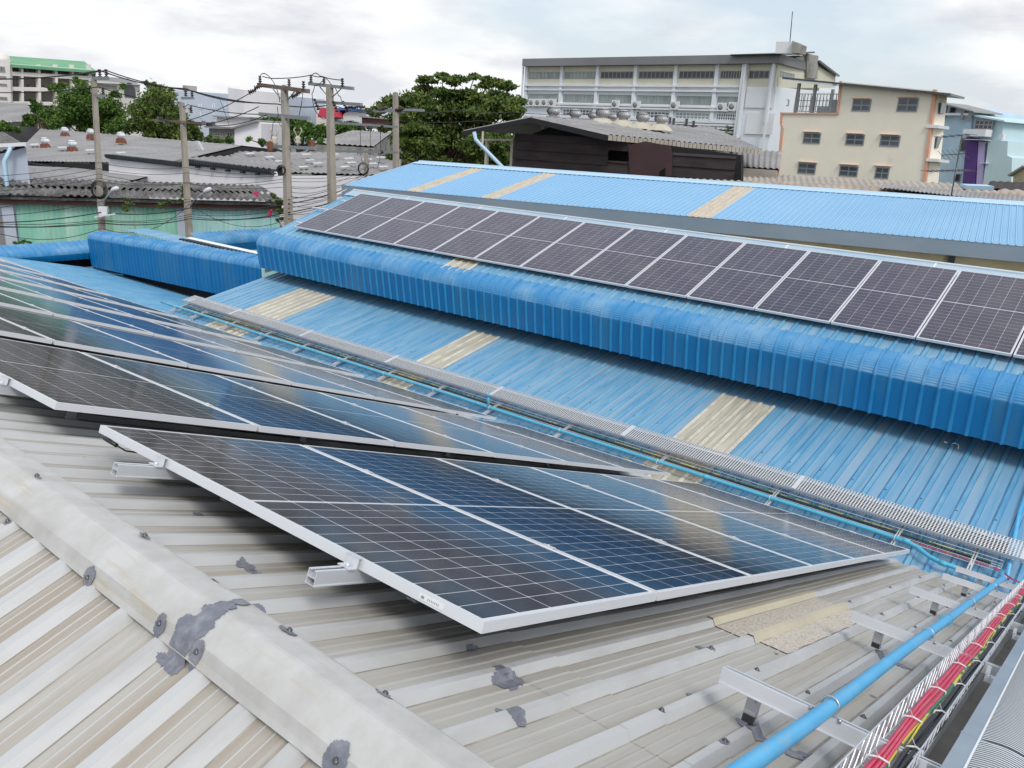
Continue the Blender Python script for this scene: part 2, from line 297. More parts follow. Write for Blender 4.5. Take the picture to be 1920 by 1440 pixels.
def panel_glass(name, base, base2, line, spec=.42, rough=.10, bus=.10):
    m_ = bpy.data.materials.new(name); m_.use_nodes = True; t = m_.node_tree; n = t.nodes; l = t.links; bs = n['Principled BSDF']
    bs.inputs['Roughness'].default_value = rough; bs.inputs['Specular IOR Level'].default_value = spec
    tc = n.new('ShaderNodeTexCoord'); sp = n.new('ShaderNodeSeparateXYZ'); l.new(tc.outputs['Object'], sp.inputs[0])
    def mth(op, a, b=None):
        q = n.new('ShaderNodeMath'); q.operation = op
        for i, z in enumerate((a, b)):
            if z is None: continue
            if isinstance(z, (int, float)): q.inputs[i].default_value = z
            else: l.new(z, q.inputs[i])
        return q.outputs[0]
    def dist(sock, off, p):    # distance to nearest grid line
        f = mth('FRACT', mth('DIVIDE', mth('SUBTRACT', sock, off), p))
        return mth('MULTIPLY', mth('SUBTRACT', .5, mth('ABSOLUTE', mth('SUBTRACT', f, .5))), p)
    x, y = sp.outputs[0], sp.outputs[1]
    yy = mth('ABSOLUTE', mth('SUBTRACT', y, 1.139)); cx = mth('ABSOLUTE', mth('SUBTRACT', x, .567))
    dx = dist(x, .021, .182); dy = dist(yy, .009, .0922)
    lx = mth('LESS_THAN', dx, .0016); ly = mth('LESS_THAN', dy, .0013); dm = mth('LESS_THAN', mth('ADD', dx, dy), .0062)
    mid = mth('LESS_THAN', yy, .0060); ex = mth('GREATER_THAN', cx, .546); ey = mth('GREATER_THAN', yy, 1.1155)
    s = lx
    for q in (ly, dm, mid, ex, ey): s = mth('MAXIMUM', s, q)
    # busbars: fainter silver threads along the cells
    bb = mth('MULTIPLY', mth('LESS_THAN', dist(x, .021+.0091, .0182), .00055), bus)
    cx_ = n.new('ShaderNodeTexNoise'); cx_.inputs['Scale'].default_value = 1.3; l.new(tc.outputs['Object'], cx_.inputs['Vector'])
    oi = n.new('ShaderNodeObjectInfo')
    mixc = n.new('ShaderNodeMixRGB'); mixc.inputs[1].default_value = (*base, 1); mixc.inputs[2].default_value = (*base2, 1); l.new(oi.outputs['Random'], mixc.inputs[0])
    m2 = n.new('ShaderNodeMixRGB'); m2.inputs[2].default_value = (.35,.36,.40,1); l.new(bb, m2.inputs[0]); l.new(mixc.outputs[0], m2.inputs[1])
    m3 = n.new('ShaderNodeMixRGB'); m3.inputs[2].default_value = (*line, 1); l.new(s, m3.inputs[0]); l.new(m2.outputs[0], m3.inputs[1])
    # thin dust film
    dn = n.new('ShaderNodeTexNoise'); dn.inputs['Scale'].default_value = 2.2; dn.inputs['Detail'].default_value = 7; l.new(tc.outputs['Object'], dn.inputs['Vector'])
    dr = n.new('ShaderNodeMapRange'); dr.inputs[1].default_value = .42; dr.inputs[2].default_value = .8; dr.inputs[3].default_value = .0; dr.inputs[4].default_value = .10; l.new(dn.outputs[0], dr.inputs[0])
    m4 = n.new('ShaderNodeMixRGB'); m4.inputs[2].default_value = (.42,.40,.38,1); l.new(dr.outputs[0], m4.inputs[0]); l.new(m3.outputs[0], m4.inputs[1])
    l.new(m4.outputs[0], bs.inputs['Base Color'])
    return m_
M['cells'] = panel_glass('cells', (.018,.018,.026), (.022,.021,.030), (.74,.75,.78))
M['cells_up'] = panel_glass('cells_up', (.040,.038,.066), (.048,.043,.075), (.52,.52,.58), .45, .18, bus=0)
M['backsheet'] = mat('backsheet', (.45,.45,.46), .6)
# ---------------------------------------------------------------- profiled sheeting
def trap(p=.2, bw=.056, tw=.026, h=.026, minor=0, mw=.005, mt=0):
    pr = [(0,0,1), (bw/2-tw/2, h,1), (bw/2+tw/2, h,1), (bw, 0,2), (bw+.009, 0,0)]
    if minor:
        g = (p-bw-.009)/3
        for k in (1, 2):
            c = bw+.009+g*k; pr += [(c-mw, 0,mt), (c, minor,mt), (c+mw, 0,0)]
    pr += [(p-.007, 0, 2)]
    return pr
def corr(p=.15, h=.03, n=6): return [(p*i/n, h*(.5-.5*cos(2*pi*i/n))) for i in range(n)]
def sheet(mb, path, vd, length, prof, pitch, v0=0, mi=0, rib_mi=None, hf=None, sm=False, seam=0, crimp=None, mi_path=None):
    """path: list of (point, normal); profile runs along vd, path is the direction of the ribs"""
    vd = V(vd).normalized(); cols = []; k = 0
    n = int(length/pitch)+1
    for i in range(n):
        for j, pe in enumerate(prof):
            a, h = pe[0], pe[1]; tg = pe[2] if len(pe) > 2 else 0; s_ = i*pitch+a
            if s_ <= length: cols.append((s_, h*(1.4 if seam and i % seam == 0 and h > .01 else 1), h > .01, tg))
    cols.append((length, 0, False, 0))
    rows = []
    for i, (p, nn) in enumerate(path):
        rows.append([V(p)+vd*(v0+s_)+V(nn)*(h+(crimp[i] if crimp and not rb else 0)) for s_, h, rb, tg in cols])
    k = len(mb.v); nc = len(cols)
    for r in rows: mb.v += [tuple(p) for p in r]
    for i in range(len(rows)-1):
        for j in range(nc-1):
            mb.f.append((k+i*nc+j, k+i*nc+j+1, k+(i+1)*nc+j+1, k+(i+1)*nc+j))
            tg = cols[j][3]; mm = mi if mi_path is None else mi_path[i]
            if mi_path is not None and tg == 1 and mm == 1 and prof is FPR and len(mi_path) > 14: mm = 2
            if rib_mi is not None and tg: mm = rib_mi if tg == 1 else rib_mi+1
            mb.mi.append(mm); mb.sm.append(sm)
# ================================================================ GROUND
g = MB(); g.grid([[V((x, y, GZ)) for x in (-600, 0, 60, 200, 1500)] for y in (-800, -50, 60, 200, 1500)])
tag(g.build('ground', M['earth']), kind='structure')
g = MB(); g.q([V((13.5,29,GZ+.004)), V((17,29,GZ+.004)), V((40,20,GZ+.004)), V((29,41,GZ+.004)), V((-10,60,GZ+.004)), V((-30,50,GZ+.004))])
tag(g.build('road', M['asphalt']), kind='structure')
# ================================================================ NEAR GRAY ROOF BUILDING
A1 = R(19.8); NR = V((sin(A1), 0, cos(A1))); DRI = V((cos(A1), 0, -sin(A1)))
CREST = V((1.045, 0, -1.315))
P0 = V((1.504, 1.245, -1.302)); ROOF = P0-NR*.175-NR*.026      # a point on the pans of the right slope
A2 = R(19); NL = V((-sin(A2), 0, cos(A2))); DLE = V((-cos(A2), 0, -sin(A2)))
LP = V((.925, 0, -1.398))-NL*.024
b1 = empty('factory_building', (5, 12, GZ), 'long factory nearest the camera with weathered grey ribbed metal roof', 'building')
def RZ(x): return ROOF.z-(x-ROOF.x)*math.tan(A1)
XE = 8.62
mb = MB()
xs = [1.05, 1.7, 1.75, 3.2, 5.0, 7.0, 8.25, 8.45, 8.58, XE]
dz = [0, -.004, -.006, -.018, -.012, 0, 0, -.008, -.035, -.07]
path = []
for x, d in zip(xs, dz): path.append((V((x, 0, RZ(x)+d)), NR))
SAG = list(zip(xs, dz))
def sag(x):
    for (a, p), (b, q) in zip(SAG, SAG[1:]):
        if a <= x <= b: return p+(q-p)*(x-a)/(b-a)
    return 0
PROF = trap(.2, .062, .026, .027, .004, .006)
YB0 = .19-.2*0+.0
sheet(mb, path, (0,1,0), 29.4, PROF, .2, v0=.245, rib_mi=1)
mb.build('right_roof_slope', [M['gray_roof'], M['gray_rib'], M['rib_foot']], b1)
# sheet laps running across the slope: the upper sheet ends a few mm proud
mb = MB()
for x0, ya, yb in ((4.9, .445, 12.245), (1.9, .445, 2.245)):
    pth = [(V((x0-.22, 0, RZ(x0-.22)+sag(x0-.22)+.001)), NR), (V((x0, 0, RZ(x0)+sag(x0)+.005)), NR)]
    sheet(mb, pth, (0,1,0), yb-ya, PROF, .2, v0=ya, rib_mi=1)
mb.build('lap_sheet', [M['gray_roof'], M['gray_rib'], M['rib_foot']], b1)
mb = MB()
path = [(LP+DLE*t+V((0,0,0)), NL) for t in (-.06, .5, 1.5, 3, 5)]
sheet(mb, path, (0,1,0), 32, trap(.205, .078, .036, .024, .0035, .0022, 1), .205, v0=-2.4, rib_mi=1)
mb.build('left_roof_slope', [M['gray_roof_left'], M['gray_rib'], M['rib_foot']], b1)
# flat flashing strip along the right-hand verge
mb = MB()
for (ya, yb, dzz) in ((-1.5, .245, .0),):
    mb.q([V((1.3, ya, RZ(1.3)+dzz)), V((XE, ya, RZ(XE)+dzz)), V((XE, yb, RZ(XE)+dzz)), V((1.3, yb, RZ(1.3)+dzz))])
mb.build('verge_flashing', M['flat_grey'], b1)
mb = MB()   # walls
mb.box(-3.5, 8.5, -1.4, 29.5, GZ, -4.3); mb.build('wall', M['white_wall'], b1)
# ridge cap: two lengths with a lap at y = 2.0
def cap_piece(y0, y1, lift):
    mb = MB(); prof = [(.921,-1.399),(.932,-1.383),(.949,-1.352),(.956,-1.347),(.99,-1.334),(1.035,-1.318),(1.048,-1.315),(1.06,-1.318),(1.148,-1.351),(1.158,-1.357),(1.161,-1.366)]
    rows = []; ny = 24
    for i in range(ny+1):
        y = y0+(y1-y0)*i/ny
        rows.append([V((x+.004*noise.noise(V((0,y*1.3,j*.7))), y, z+lift+.003*noise.noise(V((3,y*2,j*.5))))) for j, (x, z) in enumerate(prof)])
    mb.grid(rows, sm=False)
    return mb.build('ridge_cap', M['cap'], b1)
cap_piece(-1.5, 1.93, .004); cap_piece(1.87, 5.5, .0); cap_piece(5.45, 30, .003)
def capz(x):
    pr = [(.921,-1.399),(.932,-1.383),(.949,-1.352),(.956,-1.347),(.99,-1.334),(1.035,-1.318),(1.048,-1.315),(1.06,-1.318),(1.148,-1.351),(1.161,-1.366)]
    for (a, p), (b, q) in zip(pr, pr[1:]):
        if a <= x <= b: return p+(q-p)*(x-a)/(b-a)
    return None
def prof_h(prof, pitch, s_):
    s_ = s_ % pitch; pts = [(q_[0], q_[1]) for q_ in prof]+[(pitch, 0)]
    for (a, p), (b, q) in zip(pts, pts[1:]):
        if a <= s_ <= b: return p+(q-p)*(s_-a)/(b-a)
    return 0
def surf(x, y):
    """height of whatever sheet or cap lies at (x, y) of the near roof"""
    c = capz(x)
    if c is not None: return c+.005
    if x > 1.16:
        h = prof_h(PROF, .2, y-.245) if y > .245 else 0
        return RZ(x)+sag(x)+h/cos(A1)
    t = (LP.x-x)/cos(A2)
    return LP.z-t*sin(A2)+prof_h(trap(.205,.075,.034,.024,.005), .205, y+2.4)/cos(A2)
def blob(cx, cy, rx, ry, seed, bolt=False, lift=.0025, ang=0):
    mb = MB(); res = max(.0035, min(rx, ry)/9); nx = int(rx*1.7/res)+1; ny = int(ry*1.7/res)+1
    def inside(i, j):
        x, y = i*res, j*res
        a = x*cos(ang)+y*sin(ang); b = -x*sin(ang)+y*cos(ang)
        r = (a/rx)**2+(b/ry)**2
        th = .85+.85*noise.noise(V((cx*9+x*22, cy*9+y*22, seed)))+.35*noise.noise(V((x*80, y*80, seed+3)))
        return r < th
    idx = {}
    def vid(i, j):
        if (i, j) not in idx:
            x, y = cx+i*res, cy+j*res; idx[(i, j)] = len(mb.v); mb.v.append((x, y, surf(x, y)+lift))
        return idx[(i, j)]
    for i in range(-nx, nx):
        for j in range(-ny, ny):
            if inside(i+.5, j+.5):
                mb.f.append((vid(i,j), vid(i+1,j), vid(i+1,j+1), vid(i,j+1))); mb.mi.append(0); mb.sm.append(True)
    if mb.f: 
        o = mb.build('sealant_patch', M['seal'], b1)
    if bolt:
        mb = MB(); z = surf(cx, cy); mb.lathe((cx, cy, z), [(.009,.002),(.009,.005),(.005,.006),(.005,.011),(.003,.012)], 8)
        mb.build('screw', M['screw'], b1)
def surf_px(u, v, side):
    if side == 'r': return PN(u, v, NR, ROOF+NR*.015)
    if side == 'l': return PN(u, v, NL, LP+NL*.012)
    if side == 'cl': return PN(u, v, V((-.345,0,.94)), V((1.0,0,-1.331)))
    return PN(u, v, V((.36,0,.93)), V((1.1,0,-1.333)))
pt = [(152,857,.02,.035,0,'r'),(370,957,.022,.028,0,'r'),(462,1056,.032,.05,0,'r'),(478,1066,.02,.045,0,'r'),(888,1208,.03,.014,0,'r'),(955,1270,.055,.045,0,'r'),(940,1258,.02,.05,0,'r'),
      (968,1340,.03,.035,0,'r'),(945,1328,.02,.03,0,'r'),(1108,1205,.02,.012,0,'r'),(1316,1203,.03,.02,0,'r'),(1326,1212,.02,.03,0,'r'),(1294,1291,.016,.012,0,'r'),(1410,1362,.045,.02,0,'r'),(1396,1345,.03,.035,0,'r'),(1512,1404,.018,.02,0,'r'),(1640,1293,.013,.012,0,'r'),(1700,1192,.016,.012,0,'r'),(1458,1214,.015,.01,0,'r'),(1628,1145,.015,.01,0,'r'),(1740,1062,.012,.01,0,'r'),
      (12,960,.018,.03,1,'cl'),(162,1068,.019,.032,1,'cl'),(298,1162,.018,.026,1,'cl'),(368,1216,.022,.026,1,'cl'),(630,1420,.030,.036,1,'cl'),
      (272,1008,.010,.034,1,'cr'),(408,1088,.013,.026,1,'cr'),(543,1187,.018,.036,1,'cr'),(722,1303,.017,.034,1,'cr'),(70,895,.008,.03,1,'cr'),
      (303,1228,.015,.018,0,'l')]
for i, (u, v, rx, ry, bolt, sd_) in enumerate(pt):
    p = surf_px(u, v, sd_); blob(p.x, p.y, rx, ry, i*1.7, bolt)
# broad band of sealant brushed over the lap of the ridge cap
p = surf_px(400, 1150, 'cl')
for (u, v, rx, ry, s_) in ((335,1197,.035,.055,'cl'),(360,1180,.035,.06,'cl'),(385,1165,.035,.055,'cl'),(405,1150,.03,.045,'cl'),(425,1140,.035,.03,'cr'),(455,1133,.04,.022,'cr'),(480,1133,.03,.014,'cr'),(318,1212,.022,.05,'cl')):
    p = surf_px(u, v, s_); blob(p.x, p.y, rx, ry, u*.37, False, lift=.0022+u*1e-6)
for x_ in (1.95, 2.78, 4.95, 6.2, 7.5):
    for k in range(0, 7):
        y_ = .276+.2*k
        if x_ > 1.7 and y_ > 1.18-.0*x_ and x_ < 7.9: continue
        if x_ < 2 and k > 3: continue
        blob(x_+.03*sin(k*7+x_), y_, .013+.006*sin(k*3+x_), .016, k*2.3+x_, True, .0022)
# rough translucent skylight sheet let into the right slope
mb = MB(); x0, x1 = 3.2, 4.83
pth = [(V((x, 0, RZ(x)+sag(x)+.005)), NR) for x in (x0, 3.7, 4.2, x1)]
sheet(mb, pth, (0,1,0), .262, trap(.2, .062, .026, .029, 0), .2, v0=1.045, rib_mi=1)
rows = []
for i in range(60):
    x = x0+.06+(x1-x0-.06)*i/59; rows.append([V((x, .915+.01*noise.noise(V((x*7,0,0)))+(.13-.0)*j/6*1.0, RZ(x)+sag(x)+.006+.0015*noise.noise(V((x*60, j, 1))))) for j in range(7)])
mb.grid(rows)
mb.build('skylight', [M['frp_gravel'], M['frp_edge'], M['rib_foot']], b1)
# ================================================================ SOLAR PANELS
PW, PL, PT = 1.134, 2.253, .035
yaw, tl = .006, -.0116
DY0 = V((0,1,0)); dXr = DRI*cos(yaw)+DY0*sin(yaw); dYr0 = DY0*cos(yaw)-DRI*sin(yaw)
dYr = (dYr0*cos(tl)+NR*sin(tl)).normalized(); nRr = dXr.cross(dYr).normalized()
def rotm(x, y, z, loc):
    m_ = Matrix.Identity(4)
    for i, c in enumerate((x, y, z)):
        for j in range(3): m_[j][i] = c[j]
    m_.translation = loc; return m_
def make_panel(LN, glass, label):
    o = bpy.data.objects.new('solar_panel', None); col.objects.link(o); o.empty_display_size = .1
    f = MB(); lip = .0115
    f.box(0, lip, 0, LN, -PT, 0); f.box(PW-lip, PW, 0, LN, -PT, 0)
    f.box(lip, PW-lip, 0, lip, -PT, 0); f.box(lip, PW-lip, LN-lip, LN, -PT, 0)
    f.build('frame', M['alu_frame'], o, org=(0,0,0))
    g_ = MB(); g_.box(lip, PW-lip, lip, LN-lip, -.006, -.0022); q = g_.build('glass', glass, o, org=(0,0,0))
    q.scale = (1, 1, 1)
    j = MB(); j.box(.45,.53,LN/2-.03,LN/2+.03,-.022,-.006); j.build('junction_box', M['black_plastic'], o, org=(0,0,0))
    return o
ordn = ['first','second','third','fourth','fifth','sixth','seventh','eighth','ninth','tenth','eleventh','twelfth','thirteenth']
rown = ['nearest','second','third','fourth','fifth','sixth','seventh','eighth','ninth','tenth','eleventh']
protoA = make_panel(PL, M['cells'], '')
ROW0 = V((1.50438,1.24455,-1.30157)); STEP = V((-.06124,2.60115,.00675))
first = True; PITCH = 1.154
def mini(name, fn, mt, mw, parent, place):
    mb = MB(); fn(mb); o = mb.build(name, mt, None, org=(0,0,0)); return o
for r in range(11):
    o0 = ROW0+STEP*r
    for i in range(6):
        o = protoA if first else copy_tree(protoA); first = False
        o.matrix_world = rotm(dXr, dYr, nRr, o0+dXr*(i*PITCH)+nRr*(.00021*i*(i-6)))
        tag(o, f'dark solar panel, {ordn[i]} from the grey ridge in the {rown[r]} row', 'solar panel', 'solar panels in rows on the grey roof')
    # two rails under each row, protruding at both ends, with clamps
    for k, fr in enumerate((.24, .76)):
        e = empty('mounting_rail', o0+dYr*(PL*fr), f'{"nearer" if k == 0 else "farther"} aluminium rail under the {rown[r]} row of grey roof panels', 'rail', 'rails under the solar panels')
        x0, x1 = -.145, 6*PITCH+.02+(.55 if r > 4 else .03)
        if r == 0: x0 = -.165 if k == 0 else -.19
        mb = MB()
        c = o0+dYr*(PL*fr)-nRr*(PT+.001)
        hw, hh = .02, .048
        # C-section extrusion: two webs, slotted top, base
        for (a0, a1, z0, z1) in ((-hw, -hw+.003, -hh, 0), (hw-.003, hw, -hh, 0), (-hw+.003, -.007, -.003, 0), (.007, hw-.003, -.003, 0), (-hw+.003, hw-.003, -hh, -hh+.003), (-hw+.003,hw-.003,-.026,-.023), (-hw-.004,-hw,-hh,-hh+.004), (hw,hw+.004,-hh,-hh+.004)):
            mb.obox(c+dXr*((x0+x1)/2)+dYr*((a0+a1)/2)+nRr*((z0+z1)/2), dXr*((x1-x0)/2), dYr*((a1-a0)/2), nRr*((z1-z0)/2))
        mb.build('rail_profile', M['alu'], e)
        for j in range(5):
            xx = .35+j*1.6; ft = MB(); b_ = c+dXr*xx-nRr*hh
            ft.obox(b_-nRr*.045, dXr*.025, dYr*.003, nRr*.045); ft.obox(b_-nRr*.088, dXr*.025, dYr*.022, nRr*.003); ft.build('rail_foot', M['alu'], e)
        for j in range(7):
            xx = j*PITCH-.01; cb = c+dXr*xx+nRr*(PT+.001); cl = MB()
            if j in (0, 6):
                s_ = -1 if j == 0 else 1
                cb = c+dXr*(0 if j == 0 else 6*PITCH-.02)+nRr*(PT+.001)
                cl.obox(cb+dXr*(s_*.004)+nRr*.002, dXr*.012, dYr*.03, nRr*.002); cl.obox(cb+dXr*(s_*.014)-nRr*.016, dXr*.002, dYr*.03, nRr*.018)
                cl.obox(cb+dXr*(s_*.028)-nRr*.033, dXr*.014, dYr*.03, nRr*.002)
                cl.lathe(cb+dXr*(s_*.028)-nRr*.031, [(.008,0),(.008,.008),(.005,.009)], 6, nRr)
            else:
                cl.obox(cb+nRr*.002, dXr*.017, dYr*.03, nRr*.002); cl.lathe(cb+nRr*.004, [(.006,0),(.006,.005)], 6, nRr)
            cl.build('clamp', M['alu'], e)
# cable and connector dangling under the corner of the first panel
e = empty('panel_connector', ROW0+dYr*1.85-nRr*.06, 'black cable connector dangling under the far corner of the nearest panel', 'connector')
mb = MB(); p = PD(208, 829, (ROW0+dYr*2.15).dot(W[2])); q = PD(196, 822, (ROW0+dYr*2.18).dot(W[2]))
mb.tube([q, q+(p-q)*.5, p+(p-q)*.9], .009, 8); mb.build('plug', M['black_plastic'], e)
mb = MB(); mb.tube([p+(p-q)*.9, p+(p-q)*1.5+V((.02,0,-.02)), p+(p-q)*1.5+V((.10,-.02,-.05)), p+(p-q)*1.5+V((.2,-.02,-.09))], .004, 6); mb.build('cable', M['black_cable'], e)
# specification sticker on the near frame
e0 = ROW0
mb = MB(); c = e0+dYr*.2-nRr*.018-dXr*.0012; mb.obox(c, dXr*.0008, dYr*.05, nRr*.009)
st = mb.build('panel_sticker', M['tie']); tag(st, 'small white specification sticker on the side of the nearest panel frame', 'sticker')
mb = MB()
for k in range(7): mb.obox(c-dXr*.0012+dYr*(-.03+k*.007), dXr*.0004, dYr*.0012, nRr*.0035)
mb.obox(c-dXr*.0012+dYr*.034, dXr*.0004, dYr*.006, nRr*.004)
mb.build('print', M['galv'], st)
# ================================================================ BLUE CLERESTORY BUILDING
b2 = empty('blue_roof_building', (12, 8, GZ), 'factory with a blue ribbed roof, rolled blue fascia and a long row of solar panels', 'building')
AL = R(12); NB = V((-sin(AL), 0, cos(AL))); DB = V((cos(AL), 0, sin(AL))); PB = V((8.5, 0, -4.25))-NB*.02
PRB = trap(.2, .06, .024, .022)
mb = MB(); YE = 16.95
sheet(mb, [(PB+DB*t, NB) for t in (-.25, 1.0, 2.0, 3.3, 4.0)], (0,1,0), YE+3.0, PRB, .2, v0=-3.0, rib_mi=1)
mb.build('lower_roof', [M['blue_low'], M['blue_rib'], M['rib_foot_blue']], b2)
mb = MB()
mb.obox(PB+DB*1.9+V((0,YE+.005,0))+NB*.012, DB*2.15, V((0,.004,0)), NB*.03); mb.build('gable_trim', M['blue_pale'], b2)
a3 = R(19.54); NC = V((-sin(a3),0,cos(a3))); DC = V((cos(a3),0,sin(a3))); C0 = V((11.782,16.228,-2.319))
CP = V((11.46, 0, -2.558))-NC*.02
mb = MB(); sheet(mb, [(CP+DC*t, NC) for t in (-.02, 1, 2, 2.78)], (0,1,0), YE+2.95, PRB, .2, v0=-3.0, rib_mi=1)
mb.build('upper_roof', [M['blue_up'], M['blue_rib'], M['rib_foot_blue']], b2)
# rolled (bullnose) fascia
fp = []; cr_ = []; mip = []
P_s = V((11.52,0,-2.528)); P_e = V((11.205,0,-2.79))
import itertools
arc = [(11.56,-2.515),(11.50,-2.534),(11.46,-2.548),(11.42,-2.562),(11.38,-2.577),(11.345,-2.594),(11.312,-2.615),(11.283,-2.64),(11.258,-2.668),(11.238,-2.70),(11.223,-2.733),(11.213,-2.765),(11.209,-2.80),(11.213,-2.85),(11.24,-3.05),(11.272,-3.25),(11.29,-3.36)]
# refine the curved zone so the crimps read
fin = []
for (a, b) in zip(arc, arc[1:]):
    k = 2 if -2.80 <= b[1] <= -2.56 else 1
    for t in range(k): fin.append((a[0]+(b[0]-a[0])*t/k, a[1]+(b[1]-a[1])*t/k))
fin.append(arc[-1])
for i, (x, z) in enumerate(fin):
    a = fin[max(0, i-1)]; b = fin[min(len(fin)-1, i+1)]
    t = V((b[0]-a[0], 0, b[1]-a[1])).normalized(); nn = V((t.z, 0, -t.x)); nn = nn if nn.x < 0 or nn.z > 0 else -nn
    fp.append((V((x, 0, z)), nn)); inz = -2.80 < z < -2.57
    cr_.append((.0030 if i % 2 else -.0030) if inz else 0)
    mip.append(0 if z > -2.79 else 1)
mb = MB(); FPR = [(0,0,1),(.014,.022,1),(.034,.022,1),(.052,0,0)]
sheet(mb, fp, (0,1,0), YE+2.95, FPR, .2, v0=-2.95, crimp=cr_, mi_path=mip, seam=4, sm=False)
for i_, f_ in enumerate(mb.f): pass
mb.build('rolled_fascia', [M['blue_curve'], M['blue_fascia'], M['blue_fascia_rib_lit']], b2)
mb = MB(); mb.box(12.25, 12.3, -3, YE-.05, -3.62, -2.45); mb.build('clerestory_wall', M['dark'], b2)  # near-black colour holds the shade of the gap under the fascia
# closing gable walls and body
mb = MB(); mb.q([V((11.4,YE-.03,-3.5)), V((14,YE-.03,-3.1)), V((14.1,YE-.03,-1.75)), V((11.45,YE-.03,-2.66))]); mb.box(8.9, 15.5, -2.8, YE-.1, GZ, -4.45); mb.build('wall', M['white_wall'], b2)
# ridge flashing of the upper roof
mb = MB(); rx = CP+DC*2.74
mb.obox(rx+V((0,6.95,0))+NC*.035, DC*.16, V((0,10.0,0)), NC*.004); mb.obox(rx+DC*.16+V((0.0,6.95,0))+NC*.022, V((.012,0,0)), V((0,10.0,0)), V((0,0,.028)))
mb.build('ridge_flashing', M['blue_trim'], b2)
mb = MB(); mb.obox(rx+DC*.185+V((0.0,6.95,0))+NC*.045, V((.02,0,0)), V((0,10.0,0)), V((0,0,.014))); mb.build('ridge_edge', M['white_trim'], b2)
mb = MB()
for yj in range(0, 17, 2): mb.obox(rx+DC*.0+V((0,yj*1.2-2,0))+NC*.041, DC*.16, V((0,.012,0)), NC*.0015)
mb.build('flashing_joint', M['white_trim'], b2)
# translucent skylight strips
def strip(p, d, n, y0, y1, t0, t1, matn, lift=.006, prof=PRB, pitch=.2):
    mb = MB(); k0 = round(y0/pitch)*pitch
    sheet(mb, [(p+d*(t0+(t1-t0)*k/4)+n*lift, n) for k in range(5)], (0,1,0), y1-y0, prof, pitch, v0=k0, rib_mi=1)
    return mb.build('skylight', [matn, M['frp_rib'], M['frp_rib_foot']], b2)
tX = lambda x: (x-PB.x)/cos(AL)
FRB = [(0,0),(.02,.019),(.034,.019),(.056,0)]
strip(PB, DB, NB, 4.0, 4.86, tX(8.7), tX(11.40), M['frp'])
strip(PB, DB, NB, 9.4, 10.06, tX(8.6), tX(11.42), M['frp'])
strip(PB, DB, NB, 14.2, 15.46, tX(8.6), tX(11.38), M['frp'])
strip(CP, DC, NC, 10.4, 11.06, -.02, .6, M['frp'], lift=.010)
# rusty purlin line stains and screws on the lower roof
mb = MB()
for y in [k*.2+.03 for k in range(-5, 84)]:
    for t in (1.62,):
        if (int(round(y/.2)) % 2) == 0: mb.lathe(PB+DB*(t+.02*sin(y*9))+V((0,y,0))+NB*.02, [(.012,0),(.012,.006),(.005,.010)], 6, NB)
mb.build('roof_screw', M['screw'], b2)
# junk lying under the fascia
mb = MB(); p = PN(1784,833,NB,PB+NB*.03)
mb.tube([p, p+V((.0,-.04,.03)), p+V((-.02,-.09,.02)), p+V((-.1,-.1,.0))], .006, 5)
mb.tube([p+V((.02,.05,0)), p+V((0,.09,.01))], .012, 5)
tag(mb.build('plastic_scrap', M['tie']), 'bits of white plastic left on the blue roof under the rolled fascia', 'debris')
# panels of the clerestory
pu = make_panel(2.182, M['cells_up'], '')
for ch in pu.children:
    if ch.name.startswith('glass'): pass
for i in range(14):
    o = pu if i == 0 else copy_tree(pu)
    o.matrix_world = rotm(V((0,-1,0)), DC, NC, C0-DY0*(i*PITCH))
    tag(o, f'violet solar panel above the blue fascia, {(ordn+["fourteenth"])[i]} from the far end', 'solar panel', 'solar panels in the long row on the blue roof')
for k, fr in enumerate((.3, 1.75)):
    mb = MB(); c = C0+DC*fr-NC*(PT+.022); mb.obox(c-DY0*7.2, DY0*(7.5), DC*.018, NC*.02)
    o = mb.build('mounting_rail', M['alu']); tag(o, f'aluminium rail under the long blue roof row of panels, {"lower" if k == 0 else "upper"} of the two', 'rail')
    for j in range(9):
        mb = MB(); cc = c-DY0*(-1+j*2.1)-NC*.045; mb.obox(cc, DY0*.02, DC*.003, NC*.028); f = mb.build('rail_foot', M['alu'], o)
for yy in (16.75, 17.25):
    pass
mb = MB(); c = C0+DC*1.15+DY0*.35-NC*.055; mb.obox(c, DY0*.38, DC*.02, NC*.02); tag(mb.build('mounting_rail', M['alu']), 'stub of silver rail sticking out past the far end panel of the blue roof', 'rail')
mb = MB(); c = C0+DC*.35+DY0*.3-NC*.055; mb.obox(c, DY0*.3, DC*.02, NC*.02); 
# ================================================================ VALLEY: perforated tray, pipe, cables
def onb(x, y, h): return V((x, y, PB.z+(x-PB.x)*math.tan(AL)))+NB*(h+.02)
def cable(name, x, h, y0, y1, r, mt, lab, amp=.008, ph=0, n=60, par=None, fn=onb):
    mb = MB(); pts = []
    for i in range(n+1):
        y = y0+(y1-y0)*i/n; pts.append(fn(x+amp*sin(y*2.1+ph)+amp*.5*sin(y*5.3+ph*2), y, h+amp*.4*sin(y*3.3+ph)))
    mb.tube(pts, r, 5, cap=False); o = mb.build(name, mt, par)
    if par is None: tag(o, lab, 'cable')
    return o
e = empty('cable_tray', onb(9.4, 9, .1), 'long silver perforated cable tray with lid running along the foot of the blue roof', 'cable tray')
def tray_obj(name, mt, fn, parent, loc, axes):
    """mesh written in its own local axes so that the perforation follows it"""
    mb = MB(); fn(mb); me = mb.build(name, mt, None, org=(0,0,0)); me.parent = parent; me.matrix_local = rotm(*axes, V(loc)-V(parent.location)); return me
org = onb(9.40, .43, .15)
ax = (V((0,1,0)), -DB, NB)
Lt = 16.45
